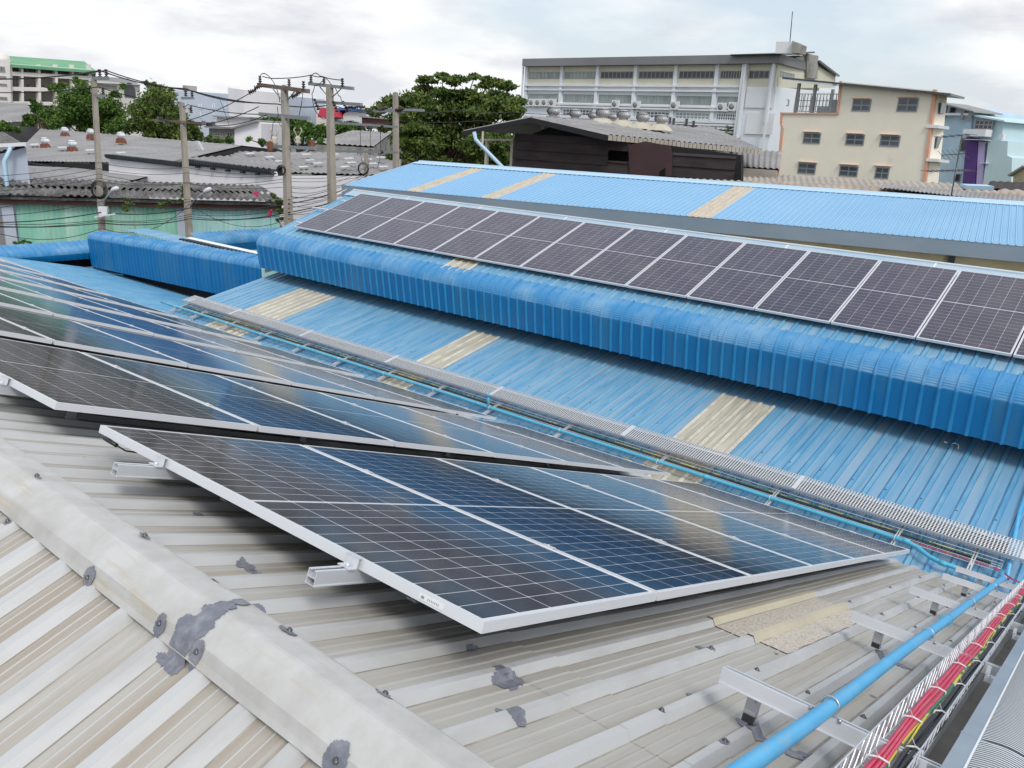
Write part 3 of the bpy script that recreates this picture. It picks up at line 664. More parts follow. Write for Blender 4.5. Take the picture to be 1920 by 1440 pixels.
def lid(mb):
    k = 0; y = 0
    while y < Lt:
        y2 = min(y+2.43, Lt)
        mb.box(y, y2-.004, -.155, .155, 0, .0015); mb.box(y, y2-.004, -.157, -.155, -.03, .0015); mb.box(y, y2-.004, .155, .157, -.03, .0015); y = y2
tray_obj('lid', M['perf'], lid, e, org+NB*.055, ax)
def solid(mb):
    y = 0
    while y < Lt+.1:
        mb.box(max(y-.03,0), min(y+.03, Lt+.03), -.16, .16, .002, .004); y += 2.43
    mb.box(0, Lt, .158, .162, -.012, .006); mb.box(-.004, 0, -.16, .16, -.03, .006)
tray_obj('lid_strap', M['alu'], solid, e, org+NB*.055, ax)
def base(mb):
    mb.box(0, Lt, -.14, .14, -.062, -.060); mb.box(0, Lt, .138, .140, -.06, -.004); mb.box(0, Lt, -.140, -.138, -.06, -.004)
tray_obj('tray_base', M['perf'], base, e, org+NB*.05, ax)
for k, dx in enumerate((-.09, -.045, 0, .05, .1)):  # unseen cables added so the holes of the lid look dark
    cable('power_cable', 9.40+dx, .165, .6, 16.7, .016, M['black_cable'], f'thick black cable added inside to darken the perforated lid tray, {ordn[k]} from the pipe side', .006, k)
# basket tray with cables on the camera side of the covered tray
e = empty('wire_basket_tray', onb(9.17, 9, .05), 'narrow wire basket tray with red and black cables beside the perforated lid tray', 'cable tray')
mb = MB()
for dx in (-.07, -.02, .03, .07):
    mb.tube([onb(9.17+dx, .6, .07), onb(9.17+dx, 16.8, .07)], .003, 4)
for dx in (-.07, .07): mb.tube([onb(9.17+dx, .6, .115), onb(9.17+dx, 16.8, .115)], .003, 4)
y = .6
while y < 16.8:
    mb.tube([onb(9.10, y, .115), onb(9.10, y, .07), onb(9.24, y, .07), onb(9.24, y, .115)], .0022, 4, cap=False); y += .1
mb.build('basket', M['alu'], e)
cable('power_cable', 9.11, .085, .7, 16.8, .006, M['red'], 'thin red cable on the outer edge of the valley basket tray', .004)
cable('power_cable', 9.145, .08, .7, 16.8, .007, M['black_cable'], 'black cable beside the thin red one in the valley basket tray', .004, 1)
cable('power_cable', 9.165, .08, .7, 16.8, .007, M['black_cable'], 'black cable in the middle of the valley basket tray', .004, 2)
cable('power_cable', 9.19, .08, .7, 16.8, .007, M['black_cable'], 'black cable nearest the lid in the valley basket tray', .004, 3)
cable('earth_cable', 9.215, .085, .7, 16.8, .005, M['green_cable'], 'green and yellow earth cable in the valley basket tray', .004, 3)
mb = MB()
# cross brackets of the valley
yb = [(0.72,0),(1.75,0),(4.75,0),(7.6,0),(9.75,0),(11.35,0),(12.9,0),(14.3,0),(15.75,0),(16.75,0),(3.2,0),(6.1,0)]
yb = [.86, 1.62, 3.05, 4.6, 6.2, 7.55, 8.75, 9.95, 11.15, 12.35, 13.55, 14.75, 15.95, 16.8]
kk = 0
for k, y in enumerate(yb):
    e = empty('tray_bracket', onb(9.0, y, 0), f'white cross bar under the valley trays and pipe, {(ordn+["fourteenth"])[k]} from the near end', 'bracket', 'cross bars carrying the valley trays')
    mb = MB(); c = (onb(8.86, y, .075)+onb(9.66, y, .075))/2
    mb.obox(c-V((0,.018,0)), DB*.41, V((0,.002,0)), NB*.02); mb.obox(c+V((0,.018,0)), DB*.41, V((0,.002,0)), NB*.02); mb.obox(c-NB*.02, DB*.41, V((0,.016,0)), NB*.0015)
    mb.obox(c+V((0,.012,0))+NB*.02, DB*.41, V((0,.006,0)), NB*.0015); mb.obox(c-V((0,.012,0))+NB*.02, DB*.41, V((0,.006,0)), NB*.0015)
    mb.build('channel', M['alu'], e)
    mb = MB(); mb.obox(onb(8.9, y, .028), DB*.015, V((0,.015,0)), NB*.03); mb.obox(onb(9.55, y, .028), DB*.015, V((0,.015,0)), NB*.03); mb.build('foot', M['alu'], e)
    mb = MB(); mb.tube([onb(9.03+.033*cos(a), y, .128+.033*sin(a)) for a in [pi*2*i/10 for i in range(11)]], .004, 4, cap=False); mb.build('pipe_clip', M['tie'], e)
# pipe along the valley + elbow towards the foreground
rp_ = .024
e = empty('water_pipe', onb(9.03, 9, .13), 'light blue PVC conduit pipe running along the valley between the two roofs', 'pipe')
mb = MB(); pts = [onb(9.03, 17.43, .128)]+[onb(9.03+.006*sin(y*.8), y, .128+.004*sin(y*1.7)) for y in [17-.8*i for i in range(20)]]+[onb(9.03,1.62,.128), onb(9.03,1.5,.128), onb(9.0,1.38,.125), onb(8.92,1.24,.112), onb(8.89,1.12,.108), onb(8.88, .68, .105)]
mb.tube(pts, rp_, 10); mb.build('pipe_run', M['pvc_far'], e)
mb = MB()
for y in (15.2, 11.8, 7.8, 3.9, 1.5): mb.tube([onb(9.03,y-.035,.128), onb(9.03,y+.035,.128)], rp_+.004, 12)
mb.tube([onb(8.885,1.13,.108),onb(8.882,1.05,.107)], rp_+.004, 12)
mb.build('coupling', M['pvc_far'], e)
mb = MB(); mb.tube([onb(9.03,7.57,.128), onb(9.05,7.57,.33)], .021, 10); mb.tube([onb(9.05,7.57,.30), onb(9.05,7.57,.36)], .027, 10); mb.build('riser_tap', M['pvc'], e)
# end of the vertical pipe behind the tray at the frame edge
e = empty('drop_pipe', onb(10.0, .5, .05), 'bright blue pipe lying up the blue roof slope behind the end of the tray', 'pipe')
p1 = PN(1912, 960, NB, PB+NB*.05); p2 = PN(1940, 880, NB, PB+NB*.05)
mb = MB(); mb.tube([onb(9.0,.52,.09), p1, p2+(p2-p1)*2], .022, 10); mb.build('pipe_run', M['pvc'], e)
# small loose earth leads
mb = MB(); mb.tube([onb(9.1,5.0,.09), onb(9.02,5.08,.02), onb(8.9,5.25,.01), onb(8.78,5.32,.02)], .006, 5); tag(mb.build('earth_lead', M['green_cable']), 'loose green and yellow earth lead looping from the valley tray to the panels', 'cable')
# ================================================================ FOREGROUND PIPE, BRACKETS, BASKET TRAY
def onr(x, y, h): return V((x, y, ROOF.z-(x-ROOF.x)*math.tan(A1)))+NR*h   # h above the pans
for k, (xb, y0, y1, xf) in enumerate(((2.135, .80, -.55, 2.16), (3.90, .83, -.55, 3.95), (5.64, .86, -.5, 5.70), (7.21, .875, -.5, 7.45), (8.27, .905, -.45, 8.5))):
    e = empty('cross_bracket', onr(xb, .3, 0), f'silver aluminium channel across the grey roof under the foreground pipe, {ordn[k]} from the camera', 'bracket', 'channels across the grey roof')
    mb = MB(); c = onr(xb, (y0+y1)/2, .138); hl = (y0-y1)/2; Y = V((0,1,0))
    # wide face toward the camera, lips top and bottom
    mb.obox(c-DRI*.019, DRI*.0018, Y*hl, NR*.0235); mb.obox(c+DRI*.019, DRI*.0018, Y*hl, NR*.0235)
    mb.obox(c-NR*.0235, DRI*.0172, Y*hl, NR*.0015)
    mb.obox(c-DRI*.013+NR*.0235, DRI*.0062, Y*hl, NR*.0015); mb.obox(c+DRI*.013+NR*.0235, DRI*.0062, Y*hl, NR*.0015)
    mb.obox(c-DRI*.024-NR*.0235, DRI*.0035, Y*hl, NR*.0013)
    mb.build('channel', M['alu'], e)
    for yf in (.69, .08):
        mb = MB(); b_ = onr(xb+.02, yf, .026)
        mb.obox(b_+NR*.045, DRI*.003, Y*.022, NR*.045); mb.obox(b_+NR*.004+DRI*.015, DRI*.02, Y*.022, NR*.003); mb.obox(b_+NR*.028-DRI*.006, DRI*.004, Y*.018, NR*.012)
        mb.lathe(b_+NR*.07-DRI*.004, [(.008,0),(.008,.007)], 6, -DRI); mb.build('foot', M['steel'], e)
        mb = MB(); mb.obox(b_+NR*.012-DRI*.0, DRI*.016, Y*.018, NR*.012); mb.build('foot_pad', M['black_plastic'], e)
    if k < 2: blob(xb+.02, .655, .05, .03, k*3.3+9, False, .003)
    if k < 2: blob(xb+.03, .56, .03, .05, k*3.3+5, False, .0035)
    mb = MB(); yp = .468+.012*(xb-1.5)/2
    mb.tube([onr(xb, yp+.026*cos(a), .19+.026*sin(a)) for a in [pi*2*i/12 for i in range(13)]], .004, 5, cap=False)
    mb.lathe(onr(xb-.02, yp-.04, .158), [(.006,0),(.006,.012)], 6, NR); mb.lathe(onr(xb-.02, yp+.045, .158), [(.006,0),(.006,.012)], 6, NR)
    mb.build('pipe_clip', M['steel'], e)
e = empty('conduit_pipe', onr(4, .5, .19), 'thick light blue plastic pipe running up the foreground roof across the brackets', 'pipe')
mb = MB(); yp = lambda x: .468+.012*(x-1.5)/2
pts = [onr(x, yp(x)+.003*sin(x*2.5), .19+.004*sin(x*1.9)) for x in [.9+.25*i for i in range(29)]]+[onr(8.35, yp(8.35), .185), onr(8.6, .55, .185), onr(8.75, .57, .21)]
mb.tube(pts, .0225, 14); mb.tube([onr(8.72,.565,.21), onb(8.88,.60,.105), onb(8.88,.72,.105)], .0225, 12); mb.build('pipe_run', M['pvc'], e)
mb = MB()
for x in (4.52, 6.6, 8.25): mb.tube([onr(x-.05, yp(x), .19), onr(x+.05, yp(x), .19)], .0262, 14)
mb.build('coupling', M['pvc'], e)
mb = MB(); mb.tube([onr(4.455, yp(4.5), .19), onr(4.475, yp(4.5), .19)], .030, 14); mb.build('collar', M['pvc_far'], e)
# basket tray
ya, yb_ = .335, .225
def edgeY(x, s_): return (.318 if s_ else .214)+.012*(x-1.7)/2
e = empty('wire_basket_tray', onr(4, .28, .15), 'galvanised wire basket tray beside the foreground pipe holding red, black and green cables', 'cable tray')
mb = MB()
xs_ = [.9+.4*i for i in range(20)]+[8.62]
HT = {1: .232, 0: .192}
for s_ in (0, 1):
    for h in (.150, HT[s_]): mb.tube([onr(x, edgeY(x, s_), h) for x in xs_], .0026, 5)
for f in (.25, .5, .75): mb.tube([onr(x, edgeY(x,1)*(1-f)+edgeY(x,0)*f, .150) for x in xs_], .002, 4)
x = 1.0
while x < 8.6:
    mb.tube([onr(x, edgeY(x,1), HT[1]), onr(x, edgeY(x,1), .1475), onr(x, edgeY(x,0), .1475), onr(x, edgeY(x,0), HT[0])], .0017, 4, cap=False)
    x += .07
for s_ in (0, 1):      # zigzag wire of the mesh sides
    x = 1.0; z_ = []
    while x < 8.55: z_ += [onr(x, edgeY(x,s_), .15), onr(x+.045, edgeY(x,s_), HT[s_])]; x += .09
    mb.tube(z_, .0013, 4, cap=False)
mb.build('basket', M['alu'], e)
redl = ['outermost','second','third','fourth','fifth','innermost']
def fcab(name, off, h, r, mt, lab, ph, amp=.004):
    mb = MB(); pts = []
    for i in range(110):
        x = .9+i*7.75/109
        pts.append(onr(x, .012*(x-1.7)/2+off+amp*sin(x*2.3+ph)+amp*.6*sin(x*5.1+ph*1.3), h+.003*sin(x*3.1+ph)))
    pts += [onb(8.98, .36+off*.5, .12), onb(9.12, .55+off*.4, .09)]
    mb.tube(pts, r, 7, cap=False); return tag(mb.build(name, mt), lab, 'cable')
for k in range(6):
    fcab('red_cable', .306-.0070*k, .157+(.006 if k % 2 else 0), .0044, M['red'], f'red cable in the foreground tray, {redl[k]} of its bundle from the pipe', k*.35)
for k in range(5):
    fcab('black_cable', .248-.0072*k, .157+(.008 if k % 2 else 0), .0056, M['black_cable'], f'black cable in the foreground tray, {redl[k] if k < 4 else "innermost"} of its bundle from the pipe', k*.4+2, .005)
fcab('earth_cable', .256, .160, .0036, M['green_cable'], 'green and yellow striped earth cable between the red and black bundles in the foreground tray', 1.0, .007)
fcab('earth_cable', .262, .158, .0042, M['green_cable'], 'darker green earth cable next to the red bundle in the foreground tray', 2.2, .006)
mb = MB(); k = 0
for x in [1.93, 2.43, 2.95, 3.55, 4.2, 4.9, 5.7, 6.5, 7.3, 8.1]:
    for a, b in (((.316, .259)), (.255, .214)):
        o1 = .012*(x-1.7)/2
        t = MB(); xx = x+(.0 if a > .3 else .22)
        t.tube([onr(xx, a+o1, .150), onr(xx+.004, a+o1-.002, .170), onr(xx+.012, (a+b)/2+o1, .176), onr(xx+.02, b+o1+.002, .170), onr(xx+.022, b+o1, .150)], .0032, 5)
        t.tube([onr(xx+.012, (a+b)/2+o1, .176), onr(xx-.01, (a+b)/2+o1+.01, .20)], .0016, 4)
        c_ = 'red' if a > .3 else 'black'
        tag(t.build('cable_tie', M['tie']), f'white cable tie round the {c_} bundle, {ordn[k]} from the camera', 'cable tie', 'white cable ties in the foreground tray')
    k += 1
# big covered perforated tray at the right edge
e = empty('covered_cable_tray', onr(4, .02, .15), 'wide grey perforated covered cable tray at the right edge of the roof', 'cable tray')
axr = (DRI, V((0,1,0)), NR)
o_ = onr(1.2, -.012, .15)
def c_side(mb):
    mb.box(0, 7.6, .140, .155, -.05, .052)
    mb.box(0, 7.6, .110, .140, .050, .0523)
    mb.box(1.28, 1.30, -.2, .157, -.04, .0535)
    for s_ in (0, .9, 1.8, 2.7, 3.6, 4.5): mb.box(s_+.02, s_+.03, .153, .158, -.0, .02)
    mb.box(0, 7.6, -.20, -.19, -.05, .052)
tray_obj('tray_side', M['tray_cover'], c_side, e, o_+V((0,.012,0)), axr)
def c_top(mb):
    x = 0
    while x < 7.6:        # punched rungs running across two shallow humps
        if not 1.27 < x < 1.31:
            rows = [[V((x+dx, .110-.30*j/20, .050+.012*sin(pi*((j/10.) % 1))+.0006*(i == 0))) for j in range(21)] for i, dx in enumerate((0, .0125))]
            mb.grid(rows, sm=True)
        x += .0215
    for y0, y1 in ((.104,.110),(-.052,-.028),(-.19,-.184)):
        mb.box(0, 7.6, y0, y1, .0535, .0545)
tray_obj('lid', M['white_trim'], c_top, e, o_+V((0,.012,0)), axr)
def c_floor(mb): mb.box(0, 7.6, -.19, .14, .010, .015)
tray_obj('tray_floor', M['alu_dark'], c_floor, e, o_+V((0,.012,0)), axr)
for k, x in enumerate((1.95, 3.55, 5.0, 6.6)):
    e = empty('tray_bracket', onr(x, .2, .1), f'short silver bracket with bolt holding the covered tray, {ordn[k]} from the camera', 'bracket', 'brackets of the covered tray')
    mb = MB(); mb.obox(onr(x, .175, .162), DRI*.03, V((0,.02,0)), NR*.012); mb.obox(onr(x+.02, .19, .19), DRI*.004, V((0,.008,0)), NR*.02); mb.build('plate', M['alu'], e)
    mb = MB(); mb.lathe(onr(x-.015, .185, .174), [(.012,0),(.012,.004),(.007,.005),(.007,.013)], 8, NR); mb.build('bolt', M['steel'], e)
# ================================================================ FAR BLUE ROOF
RA, RB = V((24.029,24.72,-1.26)), V((31.071,3.936,-1.26)); GA, GB = V((21.137,25.683,-2.2)), V((26.817,3.165,-2.2))
RB = RB+(RB-RA)*.3; GB = GB+(GB-GA)*.3
b3 = empty('far_blue_building', (26, 12, GZ), 'warehouse with sky blue ribbed roof and grey box gutter behind the long panel row', 'building')
def quadroof(A, B, C, D, pitch, prof, name, mt, parent, mi2=None, sel=None):
    """A-B lower edge, D-C upper edge; ribs go from AB to DC"""
    mb = MB(); L_ = (B-A).length; n = ((B-A).cross(D-A)).normalized(); n = n if n.z > 0 else -n
    cols = []; i = 0
    while i*pitch < L_:
        for pe in prof:
            if i*pitch+pe[0] < L_: cols.append((i*pitch+pe[0], pe[1], pe[2] if len(pe) > 2 else 0))
        i += 1
    cols.append((L_, 0, 0)); k = len(mb.v)
    for t in (0, 1):
        P, Q = (A, B) if t == 0 else (D, C)
        mb.v += [tuple(P+(Q-P)*(s_/L_)+n*h) for s_, h, tg in cols]
    nc = len(cols)
    for j in range(nc-1):
        mb.f.append((k+j, k+j+1, k+nc+j+1, k+nc+j)); mb.sm.append(False)
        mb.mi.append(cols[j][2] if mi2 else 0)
    return mb.build(name, [mt]+(list(mi2) if mi2 else []), parent)
Lg = (GB-GA).length; SC = Lg/((GA-GB).length)
def d_of(u, v):
    n = (RB-RA).cross(GB-RA).normalized(); p = PN(u, v, n, RA); return (p-GA).dot((GB-GA).normalized())
sk = []
for (ul, vl, ur, vr) in ((722,354,750,357),(862,369,890,372),(1273,407,1318,412)): sk.append((d_of(ul, vl), d_of(ur, vr)))
PF = trap(.2, .045, .02, .022)
quadroof(GA, GB, RB, RA, .2, PF, 'roof', M['blue_far'], b3, mi2=(M['blue_far_rib'], M['rib_foot_far']))
n3 = ((GB-GA).cross(RA-GA)).normalized(); n3 = n3 if n3.z > 0 else -n3
for a, b in sk:
    ka = round(a/.2)*.2; kb = max(round(b/.2), round(a/.2)+3)*.2
    fa, fb = ka/Lg, kb/Lg
    quadroof(GA+(GB-GA)*fa+n3*.006, GA+(GB-GA)*fb+n3*.006, RA+(RB-RA)*fb+n3*.006, RA+(RB-RA)*fa+n3*.006, .2, PF, 'skylight', M['frp_far'], b3, mi2=(M['frp_rib'], M['frp_rib_foot']))
# ridge cap
mb = MB(); dr = (RB-RA).normalized(); sd2 = (GA-RA).normalized()
mb.obox((RA+RB)/2+sd2*.07+V((0,0,.045)), dr*((RB-RA).length/2+.05), sd2*.11, n3*.006); mb.obox((RA+RB)/2-sd2*.12+V((0,0,.01)), dr*((RB-RA).length/2+.05), (sd2-n3*.5)*.09, n3*.006)
mb.build('ridge_cap', M['blue_pale'], b3)
mb = MB(); m1 = (GA+RA)/2; mb.obox(m1-dr*.03+n3*.015, (RA-GA)/2, dr*.02, n3*.03); mb.build('verge_trim', M['blue_pale'], b3)
mb = MB(); gd = (GB-GA).normalized(); go = V((-gd.y, gd.x, 0)); go = go if go.x < 0 else -go
gl = (GB-GA).length/2
mb.obox((GA+GB)/2+go*.12+V((0,0,-.215)), gd*(gl+.1), go*.006, V((0,0,.215))); mb.obox((GA+GB)/2+go*.0+V((0,0,-.42)), gd*(gl+.1), go*.12, V((0,0,.006)))
mb.obox((GA+GB)/2+go*.115+V((0,0,.005)), gd*(gl+.1), go*.02, V((0,0,.006)))
mb.obox(GA-gd*.09+go*.0+V((0,0,-.21)), gd*.006, go*.12, V((0,0,.21)))
gt = mb.build('gutter', M['galv'], b3)
mb = MB(); s_ = .3; k = 0
while s_ < 2*gl:
    c = GA+gd*s_+go*.13+V((0,0,-.21)); mb.obox(c, gd*(.010 if k % 2 else .018), go*.004, V((0,0,.211))); s_ += 1.22; k += 1
mb.build('gutter_seam', M['white_trim'], gt, org=(0,0,0))
bpy.context.view_layer.update()
mb = MB(); w0 = GA-go*.35; w1 = GB-go*.35
mb.q([w0+V((0,0,-.25)), w1+V((0,0,-.25)), w1+V((0,0,GZ+2)), w0+V((0,0,GZ+2))])
ra2 = RA+(RA-GA); mb.q([V((w0.x,w0.y,-2.3)), V((w0.x,w0.y,GZ)), V((RA.x*2-w0.x,RA.y*2-w0.y,GZ)), V((RA.x*2-w0.x,RA.y*2-w0.y,-2.3)), V((RA.x,RA.y,-1.35))])
mb.build('wall', M['cream_wall'], b3)
mb = MB()
for u in (1783,): 
    p = PN(u, 490, go, w0+go*.05); mb.obox(V((p.x,p.y,-4.5)), gd*.09, go*.07, V((0,0,2.0)))
mb.build('downpipe', M['glass_dark'], b3)
mb = MB(); rb2 = RB+(RB-GB); mb.q([RA-V((0,0,.02)), RB-V((0,0,.02)), V((rb2.x,rb2.y,-2.2)), V((ra2.x,ra2.y,-2.2))]); mb.build('rear_roof', M['blue_far'], b3)
# ================================================================ LOWER BLUE BUILDING BEYOND (left)
b4 = empty('low_blue_building', (11, 24, GZ), 'lower blue roofed building with rolled blue fascias at the far end of the grey roof', 'building')
aR = R(12.5); NQ = V((sin(aR),0,cos(aR))); DQ = V((cos(aR),0,-sin(aR))); PQ = V((8.62,0,-4.2))-NQ*.02
mb = MB(); sheet(mb, [(PQ+DQ*t, NQ) for t in (-.0, 2, 4.4)], (0,1,0), 10.6, PRB, .2, v0=17.3, rib_mi=1); mb.build('lower_roof', [M['blue_low_dull'], M['blue_rib'], M['rib_foot_blue']], b4)
def bull(A, B, outd, h, r, top, name, parent, pitch=.2, ext=.35, up=.31):
    """rolled fascia between A and B (bottom edge points); outd = outward direction; h = height of the flat part"""
    mb = MB(); d = (B-A).normalized(); path = []; cr = []; mp_ = []
    o = V(outd).normalized()
    pts = [(0,0),(.03,h*.5),(.05,h)]
    for i in range(1, 9):
        a = i/8*R(72); pts.append((.05-r*(1-cos(a)), h+r*sin(a)))
    lx, lz = pts[-1]; pts.append((lx-ext*.95, lz+ext*up))
    for i, (x, z) in enumerate(pts):
        a = pts[max(0, i-1)]; b = pts[min(len(pts)-1, i+1)]
        t = V((b[0]-a[0], b[1]-a[1])).normalized(); nn = o*t.y+V((0,0,1))*(-t.x)
        path.append((A+o*x+V((0,0,z)), nn)); mp_.append(0 if i < 2 else 1)
    sheet(mb, path, d, (B-A).length, FPR, pitch, seam=4, mi_path=mp_)
    return mb.build(name, [M['blue_fascia'], M['blue_curve']], parent)
A_, B_ = V((12.08, 18.0, -4.54)), V((11.95, 27.6, -4.88))
bull(A_, B_, (-1,0,0), .93, .2, 0, 'rolled_fascia', b4, ext=.42, up=.10)
mb = MB(); mb.box(12.4, 12.45, 18, 26.4, -5.3, -4.0); mb.build('clerestory_wall', M['dark'], b4)  # black colour stands for the shade behind this fascia
# top roof behind the fascia with a black bar as the gap's shade and a second sheet
mb = MB(); sheet(mb, [(V((12.50,0,-3.56)), V((-.05,0,1))), (V((13.25,0,-3.55)), V((-.05,0,1)))], (0,1,0), 8.4, PRB, .2, v0=18.0); mb.build('upper_roof', M['blue_up'], b4)
mb = MB(); mb.obox(V((12.85,20.6,-3.545)), V((.06,0,.0)), V((0,2.8,0)), V((0,0,.04))); mb.build('ridge_gap_shade', M['dark'], b4)
mb = MB(); mb.obox(V((13.1,20.6,-3.50)), V((.08,0,.01)), V((0,2.8,0)), V((0,0,.006))); mb.build('cover_sheet', M['white_trim'], b4)
# far cross fascia
pL = PY(-60, 495, 28.2); pR = PY(205, 482, 28.2); zb = pR.z
bull(V((pR.x+.1,28.2,zb)), V((6.5,28.2,zb-.02)), (0,-1,0), .20, .20, 0, 'rolled_fascia', b4, ext=.5)
mb = MB(); mb.box(6.5, pR.x, 28.6, 28.65, -6.5, zb+.1); mb.box(12.4, 16, 26.8, 28.6, GZ, -4.6); mb.box(8.7, 16.2, 17.2, 28.7, GZ, -5.6); mb.build('wall', M['dark'], b4)
# right cross fascia
pL = PY(372, 462, 30.5); pR = PY(505, 466, 30.5)
bull(V((pR.x+1.2,30.5,pR.z)), V((pL.x,30.5,pR.z-.0)), (0,-1,0), .35, .30, 0, 'rolled_fascia', b4, ext=.5)
mb = MB(); p = PY(199,505,27.6); mb.box(p.x-.05, p.x+.05, 27.5, 27.6, p.z-.4, p.z+.35); mb.obox(V((p.x-.5,27.55,p.z+.12)), V((.9,0,.0)), V((0,.02,0)), V((0,0,.02))); mb.build('steel_post', M['grey_arm'], b4)
# ================================================================ BACKGROUND BUILDINGS
class Fac:
    """a vertical wall plane through two plan points; s runs from A to B, features are boxes on it"""
    def __init__(s, A, B):
        s.A = V((A.x, A.y, 0)); d = V((B.x-A.x, B.y-A.y, 0)); s.len = d.length; s.d = d.normalized()
        s.n = V((-s.d.y, s.d.x, 0))
        if s.n.dot(-s.A) < 0: s.n = -s.n
    def at(s, u, v):
        p = PN(u, v, s.n, s.A); return ((p-s.A).dot(s.d), p.z)
    def P(s, a, z, o=0): return s.A+s.d*a+V((0,0,z))+s.n*o
    def box(s, mb, a0, a1, z0, z1, o0=0, o1=.1, mi=0):
        c = s.P((a0+a1)/2, (z0+z1)/2, (o0+o1)/2); mb.obox(c, s.d*(abs(a1-a0)/2), s.n*(abs(o1-o0)/2), V((0,0,abs(z1-z0)/2)), mi)
    def pb(s, mb, u0, v0, u1, v1, o0=0, o1=.1, mi=0):
        a, b = s.at(u0, v0), s.at(u1, v1); s.box(mb, min(a[0],b[0]), max(a[0],b[0]), min(a[1],b[1]), max(a[1],b[1]), o0, o1, mi)
    def poly(s, mb, px, o=0, mi=0):
        pts = [s.at(u, v) for u, v in px]; mb.q([s.P(a, z, o) for a, z in pts], mi)
    def slab(s, mb, px, th, o=0, mi=0):      # extruded polygon going back from the wall plane
        pts = [s.at(u, v) for u, v in px]; f = [s.P(a, z, o) for a, z in pts]; b = [p-s.n*th for p in f]
        mb.q(f, mi); mb.q(b[::-1], mi)
        for i in range(len(f)): j = (i+1) % len(f); mb.q([f[i], b[i], b[j], f[j]], mi)
def window(fc, parent, a0, a1, z0, z1, nv=2, nh=1, gm='glass_blue', fm='frame_grey', fw=.05, sill=None):
    mb = MB(); o = .05
    fc.box(mb, a0, a1, z1-fw, z1, .0, o); fc.box(mb, a0, a1, z0, z0+fw, .0, o)
    for k in range(nv+1):
        c = a0+(a1-a0)*k/nv; c = min(max(c, a0+fw/2), a1-fw/2); fc.box(mb, c-fw/2, c+fw/2, z0+fw, z1-fw, 0, o)
    for k in range(1, nh+1):
        c = z0+(z1-z0)*k/(nh+1); fc.box(mb, a0+fw, a1-fw, c-fw/2, c+fw/2, 0, o-.01)
    w_ = mb.build('window', M[fm], parent)
    bpy.context.view_layer.update()
    mb = MB(); fc.box(mb, a0+.02, a1-.02, z0+.02, z1-.02, .0, .03)
    g_ = mb.build('pane', M[gm], None, org=(0,0,0)); g_.parent = w_; g_.location = -(w_.location+parent.location)+V((0,0,0))
    g_.data.transform(Matrix.Identity(4))
    return w_
def windowpx(fc, parent, u0, v0, u1, v1, **k):
    a, b = fc.at(u0, v0), fc.at(u1, v1); return window(fc, parent, min(a[0],b[0]), max(a[0],b[0]), min(a[1],b[1]), max(a[1],b[1]), **k)
def vent(loc, r, label, basem='rust', basew=1.3, group=None, bh=.25, name='roof_turbine_vent', topm='vent_metal'):
    e = empty(name, loc, label, 'roof vent', group); loc = V(loc)
    mb = MB(); b = r*basew; hb = bh*r*2
    lo = [loc+V((x*b, y*b, -.45*r)) for x, y in ((-1,-1),(1,-1),(1,1),(-1,1))]; hi = [loc+V((x*r*.72, y*r*.72, hb)) for x, y in ((-1,-1),(1,-1),(1,1),(-1,1))]
    for i in range(4): j = (i+1) % 4; mb.q([lo[i], lo[j], hi[j], hi[i]])
    mb.q(hi); mb.build('base', M[basem], e)
    mb = MB(); mb.lathe(loc+V((0,0,hb)), [(r*.66,0),(r*.66,r*.25)], 16); mb.build('throat', M['vent_metal'], e)
    mb = MB(); n = 22; c = loc+V((0,0,hb+r*.25))
    for j in range(n):     # curved blades
        a0, a1 = 2*pi*j/n, 2*pi*(j+.75)/n; rows = []
        for t in range(7):
            th = t/6; z = r*1.05*th; rr = r*(.72+.33*sin(pi*min(1, th*1.08+.06)))*(1 if th < .9 else .8)
            rows.append([c+V((cos(a0+th*.35)*rr*.93, sin(a0+th*.35)*rr*.93, z)), c+V((cos(a1+th*.35)*rr, sin(a1+th*.35)*rr, z))])
        mb.grid(rows, sm=True)
    mb.lathe(c+V((0,0,r*.96)), [(r*.78,0),(r*.6,r*.13),(r*.3,r*.2),(.02,r*.22)], 18); mb.lathe(c, [(r*.7,0),(r*.66,r*.95)], 14)
    mb.build('turbine', M[topm], e); return e
def acunit(fc, u, v, w_, h_, label):
    a, z = fc.at(u, v); e = empty('air_conditioner', fc.P(a, z, .3), label, 'air conditioner', 'air conditioners on the long white factory')
    mb = MB(); fc.box(mb, a-w_/2, a+w_/2, z-h_/2, z+h_/2, .12, .5); mb.build('casing', M['white_paint'], e)
    mb = MB(); mb.lathe(fc.P(a-w_*.12, z, .5), [(h_*.36,0),(h_*.36,.012),(h_*.1,.02)], 14, fc.n); mb.build('fan_grille', M['frame_grey'], e)
    mb = MB(); fc.box(mb, a-w_*.4, a-w_*.35, z-h_*.6, z-h_/2, .0, .5); fc.box(mb, a+w_*.35, a+w_*.4, z-h_*.6, z-h_/2, 0, .5); mb.build('wall_bracket', M['frame_grey'], e)
def sheetquad(A, B, C, D, pitch, prof, name, mt, parent): return quadroof(A, B, C, D, pitch, prof, name, mt, parent)
